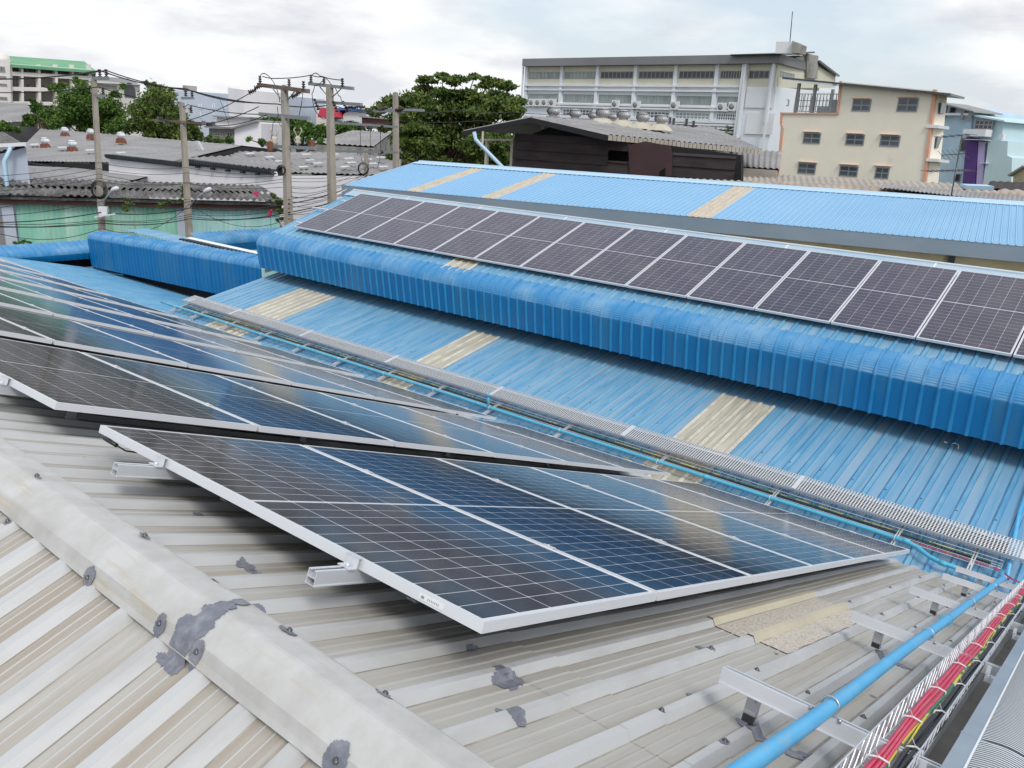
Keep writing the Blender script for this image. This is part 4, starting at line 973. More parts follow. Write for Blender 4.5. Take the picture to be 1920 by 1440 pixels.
# ---- long white factory --------------------------------------------------
fa = Fac(V((92.25, 76.5, 0)), V((92.25, 38.4, 0)))
aL = fa.at(988, 135)[0]; aR_ = fa.at(1457, 130)[0]
b = empty('long_factory', (92.3, 57, GZ), 'long white four storey factory with cream top storey and grey roof edge', 'building')
zt = fa.at(1455,128)[1]
def zz(u, v): return fa.at(u, v)[1]
mb = MB(); z1 = zz(1455, 132); z2 = zz(1455, 163); zb_ = zz(1455,120)
fa.box(mb, aL, aR_, z2, zb_-.02, -14, 0); mb.build('upper_wall', M['fac_cream'], b)
mb = MB(); fa.box(mb, aL-.2, aR_+.2, GZ, z2, -14.2, 0.0); mb.build('wall', M['fac_white'], b)
mb = MB(); za = zz(1455,103); zb_ = zz(1455,120)
fa.box(mb, aL-.1, aR_+.5, zb_, za, -15.5, 1.0); mb.build('roof', M['fac_roof'], b)
mb = MB(); k = aL+.5
# floors: z lines read off the right end (u = 1455)
rows_ = [(128.5,147,'w','glass_dark'), (181.5,197,'w2','glass_green')]
colu = [988, 1054, 1121, 1192, 1267, 1344, 1397]
def col_s(u, v): return fa.at(u, v)[0]
cs = [col_s(u, 150) for u in colu]+[aR_-.4]
for i, c in enumerate(cs): fa.box(mb, c-.22, c+.22, zz(1455,231), zb_, .0, .28)
fa.box(mb, cs[-2]-.3, cs[-2]+.3, GZ, zb_, .05, .6)
mb.build('column', M['fac_white'], b)
top = zz(1300,132); bot = zz(1300,148)
top1 = fa.at(1300,133)[1]; bot1 = fa.at(1300,147.5)[1]
for i in range(7):
    a0, a1 = cs[i]+.4, cs[i+1]-.4
    window(fa, b, a0, a1, bot1, top1, nv=8 if i < 6 else 4, nh=0, gm='glass_dark' if i > 1 else 'glass_green', fm='frame_grey', fw=.09)
t2, b2_ = fa.at(1300,180)[1], fa.at(1300,196.5)[1]
for i in range(6):
    window(fa, b, cs[i]+.4, cs[i+1]-.4, b2_, t2, nv=10, nh=0, gm='glass_green', fm='frame_grey', fw=.07)
t3, b3_ = fa.at(1300,211)[1], fa.at(1300,224)[1]
for i in range(1, 6):
    window(fa, b, cs[i]+.5+(0 if i < 5 else 0), cs[i+1]-.4, b3_, t3, nv=9, nh=1, gm='glass_green' if i % 2 == 0 else 'glass_blue', fm='white_paint', fw=.10)
mb = MB()
for v_ in (162, 171, 201, 206): z = fa.at(1300, v_)[1]; fa.box(mb, aL, cs[-2], z-.10, z+.10, .0, .4)
for v_ in (228, 233, 239, 245, 251): z = fa.at(1300, v_)[1]; fa.box(mb, aL, cs[-2], z-.10, z+.10, .05, .35)
mb.build('floor_ledge', M['white_paint'], b)
mb = MB()
for (v0, v1) in ((165,203),(212,253)): fa.pb(mb, 1402, v0-1, 1448, v1, .06, .16)
mb.build('wall_panel', M['white_paint'], b)
mb = MB(); a, z = fa.at(1455, 128); fa.box(mb, a-.1, a+.1, GZ, zb_, .6, .8)
a, z = fa.at(989, 128); fa.box(mb, a-.5, a-.3, GZ, zb_, .3, .5); a, z = fa.at(1394, 200); fa.box(mb, a-.1, a+.06, GZ, zb_, .62, .8)
mb.build('downpipe', M['white_paint'], b)
for i, (u, v) in enumerate(((1001,192.5),(1013,192.5),(1025,192.5),(1039,192.5),(1157,195.5),(1196,197),(1268,198),(1356,201),(1377,200))):
    acunit(fa, u, v, 1.05, .95, f'{ordn[i]} air conditioner from the left on the long white factory')
# right (north) end of the factory, seen obliquely
A_ = fa.P(aR_, 0); B_ = A_+V((14,-.6,0)); fe = Fac(A_, B_)
def ze(u, v): return fe.at(u, v)
eb = empty('factory_end_block', (99, 38, GZ), 'end block of the long factory with cream gable and weathered white stair tower', 'building')
mb = MB(); fe.slab(mb, [(1458,118),(1508,104),(1515,115),(1566,142),(1566,165),(1458,165)], 6, .02); mb.build('gable', M['fac_cream'], eb)
mb = MB(); fe.slab(mb, [(1456,163),(1590,176),(1590,330),(1440,330)], 6, .01); mb.build('wall', M['fac_white'], eb)
mb = MB(); fe.slab(mb, [(1508,100),(1530,105),(1528,148),(1508,146)], .5, .3); mb.build('stair_tower', M['old_wall'], eb)
mb = MB(); fe.slab(mb, [(1448,100),(1512,97),(1512,100),(1448,103)], 6, 1.0); fe.slab(mb, [(1530,113),(1567,141),(1567,144),(1528,116)], 6, .5); mb.build('roof_edge', M['glass_dark'], eb)
for (u0,v0,u1,v1) in ((1463,133,1488,149),(1456,183,1478,199),(1450,229,1465,246)):
    windowpx(fe, eb, u0, v0, u1, v1, nv=4, nh=0, gm='glass_green', fw=.1)
tk = Fac(V((90,60,0)), V((90,30,0)))
mb = MB(); tk.slab(mb, [(1455,78),(1488,78),(1487,100),(1454,100)], 2.0); tb = empty('rooftop_tank_room', tk.P(tk.at(1470,90)[0], tk.at(1470,99)[1]), 'small white concrete tank room on the factory roof', 'tank room')
mb.build('wall', M['white_paint'], tb)
mb = MB(); tk.slab(mb, [(1488,77),(1503,84),(1500,100),(1487,100)], 2.0, .4); mb.build('tank_shelf', M['old_wall'], tb)
mb = MB(); a, z = tk.at(1477,78); mb.tube([tk.P(a,z,-.6), tk.P(tk.at(1482,20)[0], tk.at(1482,20)[1], -.6)], .05, 5); tag(mb.build('antenna_mast', M['glass_dark']), 'thin lightning mast rising from the tank room into the sky', 'mast')
# ---- cream and orange building -------------------------------------------
fy = Fac(PD(1575,150,70), PD(1760,168,64.6))
yb_ = empty('cream_building', fy.P(7, GZ), 'cream four storey building with orange edges and black shed roof', 'building')
yb_.location = fy.P(fy.at(1620,250)[0], GZ)
mb = MB(); fy.slab(mb, [(1578,153),(1752,170),(1727,420),(1448,420),(1466,213),(1572,214)], 3); mb.build('wall', M['yel'], yb_)
mb = MB()
for px in ([(1750,168),(1756,168),(1727,420),(1721,420)], [(1575,152),(1579,152),(1573,214),(1569,214)], [(1466,211),(1571,212),(1571,215),(1466,214)], [(1464,211),(1468,211),(1467,232),(1463,232)], [(1465,232),(1469,236),(1468,240),(1463,236)], [(1466,238),(1470,240),(1452,420),(1446,420)]):
    fy.slab(mb, px, .4, .12)
mb.build('orange_trim', M['orange'], yb_)
for (u0,v0,u1,v1) in ((1600,186,1631,209),(1685,184,1719,210),(1508,248.5,1537,270),(1588,251,1619,273),(1652.5,253,1685.5,275.5),(1498,305,1528,327),(1576,310,1607,332),(1643,313,1665,336)):
    windowpx(fy, yb_, u0, v0, u1, v1, nv=2, nh=1, gm='glass_blue', fm='frame_grey', fw=.09)
mb = MB()
for (u0,v0,u1,v1) in ((1599,184,1632,185.5),(1684,182,1720,183.5),(1506,246.5,1538,248),(1586,249.5,1620,251),(1650,251.5,1687,253),(1497,303,1533,305),(1574,307.5,1610,309.5),(1639,310,1672,312)):
    fy.pb(mb, u0, v0, u1, v1, 0, .25)
mb.build('window_hood', M['orange'], yb_)
# projecting black roof
def rp3(u, v, o): a, z = fy.at(u, v); return fy.P(a, z, o)
mb = MB(); t0, t1 = rp3(1476,146,.9), rp3(1799,177,.9); t1 = rp3(1788,176,.6); k0, k1 = t0-fy.n*4.2, t1-fy.n*4.2-fy.d*.3
for (a_, b_, c_, d_, e_) in ((t0,t1,k1,k0,0),):
    mb.q([a_,b_,c_,d_]); dn = V((0,0,-.16)); mb.q([p+dn for p in (d_,c_,b_,a_)]); mb.q([a_,a_+dn,b_+dn,b_]); mb.q([b_,b_+dn,c_+dn,c_]); mb.q([a_,d_,d_+dn,a_+dn])
mb.build('roof', M['glass_dark'], yb_)
mb = MB(); 
for (u, v) in ((1497,156),(1528,158)): a, z = fy.at(u, v); a2_, z2_ = fy.at(u-6, 213); mb.obox(fy.P(a, (z+z2_)/2, -.2), fy.d*.12, fy.n*.12, V((0,0,(z-z2_)/2)))
a, z = fy.at(1497,156); mb.obox(fy.P(a, (z+fy.at(1490,213)[1])/2, -7), fy.d*.12, fy.n*.12, V((0,0,(z-fy.at(1490,213)[1])/2)))
mb.build('terrace_post', M['alu_dark'], yb_)
mb = MB(); a0, zt_ = fy.at(1492,176); a1, zb2 = fy.at(1569,210)
for i in range(15): aa = a0+(a1-a0)*i/14; mb.obox(fy.P(aa, (zt_+zb2)/2, -.1), fy.d*.025, fy.n*.025, V((0,0,(zt_-zb2)/2)))
for f in (0, .3, .62, 1): mb.obox(fy.P((a0+a1)/2, zb2+(zt_-zb2)*f, -.1), fy.d*((a1-a0)/2), fy.n*.03, V((0,0,.03)))
for i in range(8):
    aa = a0+.1; mb.obox(fy.P(aa, (zt_+zb2)/2, -.6-i*.8), fy.d*.025, fy.n*.025, V((0,0,(zt_-zb2)/2)))
mb.build('railing', M['frame_grey'], yb_)
mb = MB(); fy.pb(mb, 1530, 182, 1560, 212, -3.4, -3.2); fy.pb(mb, 1500, 196, 1522, 212, -4.2, -3.4); mb.build('terrace_clutter', M['apt'], yb_)
# side returning away on the right with balconies
aR2 = fy.at(1753,170)[0]; fs = Fac(fy.P(aR2, 0, -.01), fy.P(aR2, 0, -10)+fy.d*1.2)
fs.n = fy.d*1.0
side = MB(); p_ = fy.P(aR2, 0); 
def sd_pt(u, v, back): # point on plane parallel to fy, set back
    a, z = fy.at(u, v); r_ = ray(u, v); q = PN(u, v, fy.n, fy.A-fy.n*back); return q
top0 = sd_pt(1773,178,3.2); 
mb = MB(); a_ = sd_pt(1753,171,.05); bq = sd_pt(1775,180,4.5)
mb.q([V((a_.x,a_.y,a_.z)), V((bq.x,bq.y,a_.z-.4)), V((bq.x,bq.y,GZ)), V((a_.x,a_.y,GZ))]); mb.build('side_wall', M['yel'], yb_)
mb = MB()
for v_ in (237, 300): q = sd_pt(1748, v_, -.2); q2 = sd_pt(1768, v_+3, 4.3); mb.obox((q+q2)/2, (q2-q)/2+V((0,0,0)), fy.d*.5, V((0,0,.12)))
mb.build('ledge', M['white_paint'], yb_)
mb = MB()
for (u0,v0,u1,v1) in ((1757,192,1764,214),(1748,255,1757,278),(1733,312,1744,338)):
    q0 = sd_pt(u0, v0, 1.0); q1 = sd_pt(u1, v1, 2.8); dd = V((bq.x-a_.x, bq.y-a_.y, 0)).normalized(); nn = V((dd.y,-dd.x,0)); nn = nn if nn.dot(-a_) > 0 else -nn
    c = V(((q0.x+q1.x)/2,(q0.y+q1.y)/2,(q0.z+q1.z)/2)); mb.obox(c+nn*.25, dd*.75, nn*.06, V((0,0,(q0.z-q1.z)/2)))
mb.build('side_window', M['glass_blue'], yb_)
# ---- blue and purple town houses -----------------------------------------
ft = Fac(PD(1772,190,86), PD(1900,225,80))
def house(name, lab, px, mt, extra, th=9, o=0):
    a = sum(ft.at(*p)[0] for p in px)/len(px); e = empty(name, ft.P(a, GZ, o), lab, 'town house')
    mb = MB(); ft.slab(mb, px, th, o); mb.build('wall', M[mt], e); extra(e); return e
def h1(e):
    mb = MB(); ft.slab(mb, [(1772,192),(1838,209),(1840,212),(1772,195)], 5, 1.2); mb.build('roof', M['frame_grey'], e)
    mb = MB()
    for u in (1778, 1812, 1826): ft.pb(mb, u, 195+(u-1772)*.25, u+2, 222+(u-1772)*.1, .6, .8)
    mb.build('roof_post', M['alu_dark'], e)
    for (u0,v0,u1,v1) in ((1782,200,1792,212),(1806,203,1817,216),(1803,258,1811,285),(1792,325,1800,342)): windowpx(ft, e, u0, v0, u1, v1, nv=1, nh=0, gm='glass_dark', fw=.1)
    mb = MB(); ft.pb(mb, 1768, 213, 1824, 217, .0, .8); mb.build('balcony', M['white_paint'], e)
house('town_house', 'pale blue town house with open roof shelter behind the cream building', [(1770,195),(1824,207),(1800,420),(1735,420)], 'bluew', h1)
def h2(e):
    mb = MB(); ft.slab(mb, [(1816,256),(1838,260),(1826,420),(1802,420)], .3, .35); mb.build('purple_panel', M['purple'], e)
    mb = MB(); ft.slab(mb, [(1838,265),(1850,267),(1842,420),(1830,420)], .2, .3); mb.build('lilac_panel', M['lilac'], e)
    windowpx(ft, e, 1830, 225, 1860, 243, nv=4, nh=1, gm='glass_dark', fw=.12)
    windowpx(ft, e, 1836, 262, 1843, 287, nv=1, nh=0, gm='glass_dark', fw=.1); windowpx(ft, e, 1824, 323, 1831, 345, nv=1, nh=0, gm='glass_dark', fw=.1)
    mb = MB(); ft.pb(mb, 1822, 243, 1862, 257, .3, 1.4); ft.pb(mb, 1824, 262, 1862, 264, .3, 1.6); mb.build('balcony', M['white_paint'], e)
    mb = MB(); ft.slab(mb, [(1832,215),(1888,226),(1890,229),(1832,219)], 8, .5); mb.build('roof', M['aquaw'], e)
house('town_house', 'aqua town house with dark purple panel and top balcony', [(1824,214),(1880,226),(1846,420),(1795,420)], 'aquaw', h2, o=-.3)
def h3(e):
    mb = MB(); ft.pb(mb, 1846, 305, 1858, 307, 0, .8); ft.pb(mb, 1880, 252, 1885, 262, 0, .5); mb.build('ledge', M['white_paint'], e)
    windowpx(ft, e, 1850, 265, 1859, 290, nv=1, nh=0, gm='glass_green', fw=.15); windowpx(ft, e, 1846, 318, 1853, 340, nv=1, nh=0, gm='glass_green', fw=.15); windowpx(ft, e, 1884, 318, 1888, 334, nv=1, nh=0, gm='glass_dark', fw=.1)
house('town_house', 'plain pale aqua town house at the right end of the row', [(1858,262),(1894,265),(1893,292),(1902,296),(1898,420),(1838,420)], 'aquaw', h3, o=.4)
# ---- roofs right behind the far blue roof -----------------------------------
CS = corr(.32, .09, 8)
far_woods = 1
def groundbox(mb, pts, z0, z1):
    for i in range(len(pts)):
        j = (i+1) % len(pts); mb.q([V((pts[i].x,pts[i].y,z0)), V((pts[j].x,pts[j].y,z0)), V((pts[j].x,pts[j].y,z1)), V((pts[i].x,pts[i].y,z1))])
def simple_shed(name, label, A, B, C, D, pitch, prof, mt, wallm='old_wall', thick=.1):
    c = (A+B+C+D)/4; e = empty(name, (c.x, c.y, GZ), label, 'building'); quadroof(A, B, C, D, pitch, prof, 'roof', M[mt], e)
    mb = MB(); lo = [p+(c-p)*.03-V((0,0,.12)) for p in (A,B,C,D)]
    for i in range(4): j = (i+1) % 4; mb.q([lo[i], lo[j], V((lo[j].x,lo[j].y,GZ)), V((lo[i].x,lo[i].y,GZ))])
    mb.build('wall', M[wallm], e); return e
simple_shed('tiled_house', 'building with rows of tan corrugated cement sheets just behind the far blue ridge', PD(1195,348,31), PD(1990,402,26), PD(1990,364,33), PD(1190,332,39), .25, corr(.25,.06,8), 'asb_tan')
simple_shed('pale_roof_house', 'building with pale corrugated roof in front of the cream building', PD(1365,342,41), PD(1812,362,35.5), PD(1795,345,44), PD(1368,325,51), .30, corr(.30,.07,8), 'asb_light')
simple_shed('dark_sheet_roof', 'narrow dark grey corrugated strip roof lying between the two tan roofs', PD(1650,352,32), PD(1990,392,27.4), PD(1990,374,30), PD(1655,346,34), .16, corr(.16,.04,6), 'asb')
e = empty('blue_canopy', PD(1845,357,38), 'small blue flat canopy at the foot of the town houses', 'canopy')
mb = MB(); a_, b_ = PD(1818,352,38), PD(1869,354,37); mb.obox((a_+b_)/2+V((1.2,.5,0)), (b_-a_)/2, V((1.3,.4,0)), V((0,0,.10))); mb.build('roof', M['blue_pale'], e)
mb = MB(); mb.obox((a_+b_)/2+V((1.2,.5,-.45)), (b_-a_)*.48, V((1.2,.36,0)), V((0,0,.3))); mb.build('dark_opening', M['dark'], e)
mb = MB()
for q in (a_, b_): mb.obox(V((q.x+.5,q.y+.2,(q.z+GZ)/2-.3)), V((.06,0,0)), V((0,.06,0)), V((0,0,(q.z-GZ)/2-.35)))
mb.build('post', M['frame_grey'], e)
simple_shed('beige_shed', 'beige corrugated roof at the right frame edge below the town houses', PD(1863,366,37), PD(1980,378,36), PD(1990,360,41), PD(1872,356,42), .5, corr(.5,.08,8), 'asb_light')
simple_shed('black_roof_house', 'low house with black edged dark roof at the right frame edge', PD(1850,352,48), PD(1990,368,44), PD(1990,345,52), PD(1856,340,55), .5, corr(.5,.05,6), 'shed_dark')
mb = MB(); 
e = empty('cream_gable_house', PD(1930,330,66), 'small cream gabled house at the far right edge', 'house'); fg = Fac(PD(1900,330,66), PD(1990,330,62))
mb = MB(); fg.slab(mb, [(1900,326),(1925,312),(1960,322),(1960,400),(1896,400)], 5); mb.build('wall', M['cream_wall'], e)
mb = MB(); fg.slab(mb, [(1896,328),(1925,310),(1926,313),(1897,331)], 5.5, .4); mb.build('roof', M['frame_grey'], e)
# television aerial
e = empty('tv_antenna', PD(1783,376,28), 'tall thin television aerial on a mast behind the blue ridge', 'antenna')
b0_ = PD(1782,380,28); t0_ = V((b0_.x, b0_.y, PD(1803,253,28).z)); 
mb = MB(); t0_ = PD(1804,252,28.4); mb.tube([b0_-V((0,0,.5)), t0_], .025, 5); mb.build('mast', M['glass_dark'], e)
for (u, v, l_, n_) in ((1800,254,38,5),(1794,290,30,6),(1790,318,55,9)):
    mb = MB(); a_, b_ = PD(u-l_*.95, v+(3 if l_ > 30 else 1), 28.2), PD(u+l_*.5, v-(2 if l_ != 55 else -1), 28.2); mb.tube([a_, b_], .016, 4)
    for i in range(n_):
        p = a_+(b_-a_)*(i/(n_-1)); h_ = V((.25,.28,.02)) if l_ > 32 else V((.18,.2,.15)); mb.tube([p-h_, p+h_], .009, 4)
    mb.build('aerial_array', M['glass_dark'], e)
# ---- dark shed with turbine vents --------------------------------------------
fsd = Fac(PD(965,300,47), PD(1365,335,39.5))
e = empty('dark_shed', fsd.P(8, GZ), 'old dark shed clad in black horizontal corrugated sheets with grey roof', 'shed')
e.location = fsd.P(fsd.at(1150,300)[0], GZ)
mb = MB()
def clad(u0, v0, u1, v1, mi=0, o=0, n=None):
    a, b2q = fsd.at(u0, v0), fsd.at(u1, v1); z = min(a[1], b2q[1]); zt2 = max(a[1], b2q[1]); k = 0
    while z < zt2:
        zz2 = min(z+.52, zt2); P0_, P1_ = fsd.P(a[0], z, o+.07), fsd.P(b2q[0], z, o+.07); P2_, P3_ = fsd.P(b2q[0], zz2, o), fsd.P(a[0], zz2, o)
        mb.q([P0_, P1_, P2_, P3_], mi); mb.q([P0_, fsd.P(a[0], z, o), fsd.P(b2q[0], z, o), P1_], mi); z = zz2
    
for cc in ((966,250,1130,420),(1130,300,1180,420),(1130,262,1180,284),(1262,286,1365,420)):
    mb = MB(); clad(*cc); mb.build('cladding', M['shed_dark'], e)
mb = MB(); fsd.slab(mb, [(1180,272),(1212,265),(1258,274),(1262,288),(1262,330),(1250,330),(1250,314),(1238,322),(1236,334),(1183,334)], .04, .12); mb.build('maroon_sheet', M['maroon'], e)
mb = MB(); fsd.slab(mb, [(966,300),(966,250),(1020,228),(1160,262),(1366,290),(1366,420),(966,420)], .3, -1.6); mb.build('inner_wall', M['dark'], e)
# gable roof: ridge runs away from the viewer
g0 = fsd.at(893,247); g1 = fsd.at(1018,222); g2 = fsd.at(1162,255)
back = -16; nrm = fsd.n
def gp(p, o): return fsd.P(p[0], p[1], o)
rl = quadroof(gp(g0,1.2), gp(g0,1.2)-nrm*17, gp(g1,1.2)-nrm*17, gp(g1,1.2), .35, corr(.35,.07,6), 'roof', M['asb'], e)
# right slope follows the photograph's long eave: lower edge comes forward to the right
ev0, ev1 = gp(g2, 1.2), PD(1428,281,46)
quadroof(ev0, ev1, PD(1330,238,62), gp(g1,1.2), .36, corr(.36,.07,6), 'roof', M['asb'], e)
mb = MB(); d_ = (gp(g1,1.25)-gp(g0,1.25)); mb.obox((gp(g0,1.25)+gp(g1,1.25))/2-V((0,0,.16)), d_/2, nrm*.04, V((0,0,.12))); d_ = gp(g2,1.25)-gp(g1,1.25); mb.obox((gp(g1,1.25)+gp(g2,1.25))/2-V((0,0,.16)), d_/2, nrm*.04, V((0,0,.12))); mb.build('barge_board', M['dark'], e)
mb = MB(); d_ = (ev1-ev0); n_ = 38
for i in range(n_):
    c = ev0+d_*((i+.5)/n_)-V((0,0,.12)); mb.obox(c, d_*(.44/n_), V((.04,.04,0)), V((0,0,.13)))
mb.build('eave_sheet_edge', M['asb_light'], e)
mb = MB(); mb.tube([PD(1158,262,46), PD(1156,277,45.5), PD(1124,307,45), PD(1121,330,45)], .09, 6); mb.build('downpipe', M['vent_base'], e)
mb = MB(); mb.tube([PD(889,248,44), PD(892,262,44), PD(946,318,42)], .11, 6); mb.build('drain_pipe', M['blue_pale'], e)
mb = MB()
for (u, v) in ((1018,230),(1096,252),(905,258)): p = PD(u, v, 46.2); mb.obox(p, V((.04,.04,0)), V((.04,-.04,0)), V((0,0,.35)))
for (u0,v0,u1,v1) in ((900,262,962,262),(1180,282,1262,286)): mb.obox((PD(u0,v0,47)+PD(u1,v1,47))/2, (PD(u1,v1,47)-PD(u0,v0,47))/2, V((.05,.05,0)), V((0,0,.05)))
for u in (914, 962): p = PD(u, 260, 47.5); mb.obox(V((p.x,p.y,(p.z+GZ)/2)), V((.09,0,0)), V((0,.09,0)), V((0,0,(p.z-GZ)/2)))
mb.build('steel_bracket', M['vent_base'], e)
vlist = [(1037,219,54,.44),(1078,223,54,.42),(1112,225,55,.36),(1129,229,49,.44),(1148,227,55,.36),(1168,232,49,.42),(1204,236,48.5,.40),(1238,239,48,.39)]
for i, (u, v, d, r_) in enumerate(vlist):
    big = i in (3,5,6,7); vent(PD(u, v, d), r_, f'{ordn[i]} silver turbine vent from the left on the dark shed roof', 'vent_base' if big else 'asb', 1.45 if big else 1.0, 'turbine vents on the dark shed', .25 if big else .05)
for i, (u, v) in enumerate(((1298,236),(1330,240),(1380,262))):
    pass
mb = MB()
for (u, v) in ((1255,233),(1262,235),(1286,236),(1299,240)):
    p = PD(u, v, 58); mb.obox(p, V((.06,.06,0)), V((.06,-.06,0)), V((0,0,.5)))
mb.obox(PD(1272,234,58), V((.02,1.9,0))*.35, V((.05,0,0)), V((0,0,.05))); mb.obox(PD(1290,236,58), V((.02,1.2,0))*.6, V((.05,0,0)), V((0,0,.05)))
tag(mb.build('roof_frame', M['glass_dark']), 'small black steel frame standing behind the dark shed roof', 'frame')
# low building between shed and cream building
simple_shed('grey_lean_to', 'grey corrugated lean-to roof between the dark shed and the cream building', PD(1368,312,48), PD(1462,318,46), PD(1466,285,51), PD(1368,280,53), .35, corr(.35,.08,6), 'asb')
mb = MB(); fl = Fac(PD(1368,320,47.5), PD(1464,325,45.5))
for k in range(7): fl.pb(mb, 1366, 318+k*5, 1458, 319.5+k*5, 0, .1, 0); 
tag(mb.build('slatted_fence', M['asb_light']), 'pale horizontal slats below the grey lean-to roof', 'fence')
# ---- left side: green and white walls, cement roofs ---------------------------
fgw = Fac(PD(30,430,37), PD(523,400,40.5))
e = empty('green_wall_building', fgw.P(8, GZ), 'low building with mottled green sheet wall and dark mossy cement tile roof', 'building')
mb = MB(); ga0 = fgw.at(-60,400)[0]; ga1 = fgw.at(348,400)[0]; ga2 = fgw.at(524,400)[0]; zt3 = fgw.at(300,386)[1]; zl3 = fgw.at(60,392)[1]
WV = corr(.2,.035,5)
def wallsheet(a0, a1, z1, o, matn, name):
    mb = MB(); sheet(mb, [(fgw.P(0, z1, o), fgw.n), (fgw.P(0, GZ, o), fgw.n)], fgw.d, a1-a0, WV, .2, v0=a0); return mb.build(name, M[matn], e)
wallsheet(fgw.at(30,400)[0], ga1-.4, zt3+.1, 0, 'green_wall', 'green_wall'); wallsheet(ga1, ga2, zt3+.1, 0, 'aqua_sheet', 'aqua_wall')
mb = MB(); fgw.box(mb, fgw.at(8,420)[0], fgw.at(30,420)[0], GZ, zt3, 0, .15); fgw.box(mb, ga1-.4, ga1, GZ, zt3, 0, .12); mb.build('pale_pilaster', M['apt'], e)
mb = MB(); fgw.box(mb, ga0, fgw.at(8,420)[0], GZ, zt3-.7, -.1, .02); mb.build('shutter', M['frame_grey'], e)
mb = MB(); fgw.box(mb, ga0, ga2+.1, zt3-.02, zt3+.2, .0, .35); mb.build('fascia_board', M['brown_board'], e)
mb = MB(); fgw.box(mb, ga0, ga2+.2, zt3+.2, zt3+.32, .0, .55); mb.build('gutter', M['asb_dark'], e)
EV0, EV1 = fgw.P(ga0, zt3+.33, .75), fgw.P(ga2+.15, zt3+.33, .75)
RG0 = fgw.P(ga0, zt3+.33+.58, -1.9); RG1 = fgw.P(ga2-.7, zt3+.33+.58, -1.9)
mb = MB(); 
for k in range(2):     # courses of sheets, each stepping over the next
    f0, f1 = k/2, (k+1)/2+.02; up = V((0,0,.05*(4-k)*0+.0))
    A__ = EV0+(RG0-EV0)*f0+V((0,0,.07)); B__ = EV1+(RG1-EV1)*f0+V((0,0,.07)); C__ = EV1+(RG1-EV1)*f1; D__ = EV0+(RG0-EV0)*f1
    d_ = (B__-A__).normalized(); nn = d_.cross(D__-A__).normalized(); nn = nn if nn.z > 0 else -nn
    L1, L2 = (B__-A__).length, (C__-D__).length; pr = corr(.30,.10,8); cols = []; i = 0
    while i*.30 < L1: cols += [(i*.30+a, h) for a, h in pr if i*.30+a < L1]; i += 1
    kk_ = len(mb.v); mb.v += [tuple(A__+d_*s_+nn*h) for s_, h in cols]; mb.v += [tuple(D__+(C__-D__)*(s_/L1)+nn*h) for s_, h in cols]; nc = len(cols)
    for j in range(nc-1): mb.f.append((kk_+j,kk_+j+1,kk_+nc+j+1,kk_+nc+j)); mb.mi.append(0); mb.sm.append(False)
mb.build('roof', M['asb_dark'], e)
mb = MB(); bb = fgw.P(ga0, zt3, -4); mb.q([RG0, RG1, fgw.P(ga2-.9, zt3+.2, -4), fgw.P(ga0, zt3+.2, -4)]); mb.q([fgw.P(ga2,zt3+.2,0), fgw.P(ga2,GZ,0), fgw.P(ga2-.5,GZ,-4), fgw.P(ga2-.5,zt3+.2,-4)]); mb.build('rear', M['asb_dark'], e)
# white wall behind, with stepped corrugated edge
fw = Fac(PD(205,330,50), PD(700,360,44))
e = empty('white_wall_building', fw.P(10, GZ), 'long white walled building with ragged corrugated roof edge behind the green wall', 'building')
mb = MB(); fw.slab(mb, [(204,294),(345,310),(515,322),(515,330),(700,330),(720,440),(205,440)], .3); mb.build('wall', M['white_wall'], e)
mb = MB()
def edge(u0, v0, u1, v1, n, hh=.16):
    for i in range(n):
        f = (i+.5)/n; a, z = fw.at(u0+(u1-u0)*f, v0+(v1-v0)*f); aw = abs(fw.at(u1,v1)[0]-fw.at(u0,v0)[0])/n*.36
        fw.box(mb, a-aw, a+aw, z-.03, z+hh, -.3, .35)
edge(204,294,345,310,34); edge(352,303,515,323,38)
fw.slab(mb, [(204,295),(345,311),(345,313),(204,297)], .4, .2); fw.slab(mb, [(345,303),(515,324),(515,327),(345,306)], .4, .25)
mb.build('roof_edge', M['glass_dark'], e)
mb = MB(); 
for i in range(5): u = 372+i*28; fw.pb(mb, u, 311+i*3.3, u+4, 315+i*3.3, 0, .3)
mb.build('bracket', M['glass_dark'], e)
# roof strip lying over white wall
quadroof(fw.P(fw.at(345,305)[0], fw.at(345,304)[1]+.1, .2), fw.P(fw.at(516,323)[0], fw.at(516,322)[1]+.1, .2), PD(560,300,60), PD(360,290,62), .4, corr(.4,.1,6), 'roof', M['asb'], e)
def gable_roof(name, label, E0, E1, R1_, R0_, pitch, mt, drop=3.0, wallm='old_wall', amp=.15):
    e = empty(name, (*( (E0+E1)/2).xy, GZ), label, 'building')
    quadroof(E0, E1, R1_, R0_, pitch, corr(pitch, pitch*amp, 6), 'roof', M[mt], e)
    b0__, b1__ = R0_+(R0_-E0), R1_+(R1_-E1); b0__.z = E0.z; b1__.z = E1.z
    mb = MB(); mb.q([R0_, R1_, b1__, b0__]); mb.build('rear_slope', M[mt], e)
    mb = MB(); mb.q([E1+V((0,0,-.1)), R1_+V((0,0,-.1)), b1__, V((b1__.x,b1__.y,GZ)), V((E1.x,E1.y,GZ))]); mb.q([E0+V((0,0,-.1)), R0_+V((0,0,-.1)), b0__, V((b0__.x,b0__.y,GZ)), V((E0.x,E0.y,GZ))])
    mb.q([E0+V((0,0,-.1)), E1+V((0,0,-.1)), V((E1.x,E1.y,GZ)), V((E0.x,E0.y,GZ))]); mb.build('wall', M[wallm], e)
    return e
e = gable_roof('cement_roof_factory', 'wide low factory with pale grey cement sheet roof and rusty based vents', PD(15,302,54), PD(312,306,49), PD(455,273,66), PD(76,241,80), .35, 'asb', wallm='dark', amp=.1)
mb = MB(); a_, b_ = PD(10,301,53.8), PD(190,334,49.5)
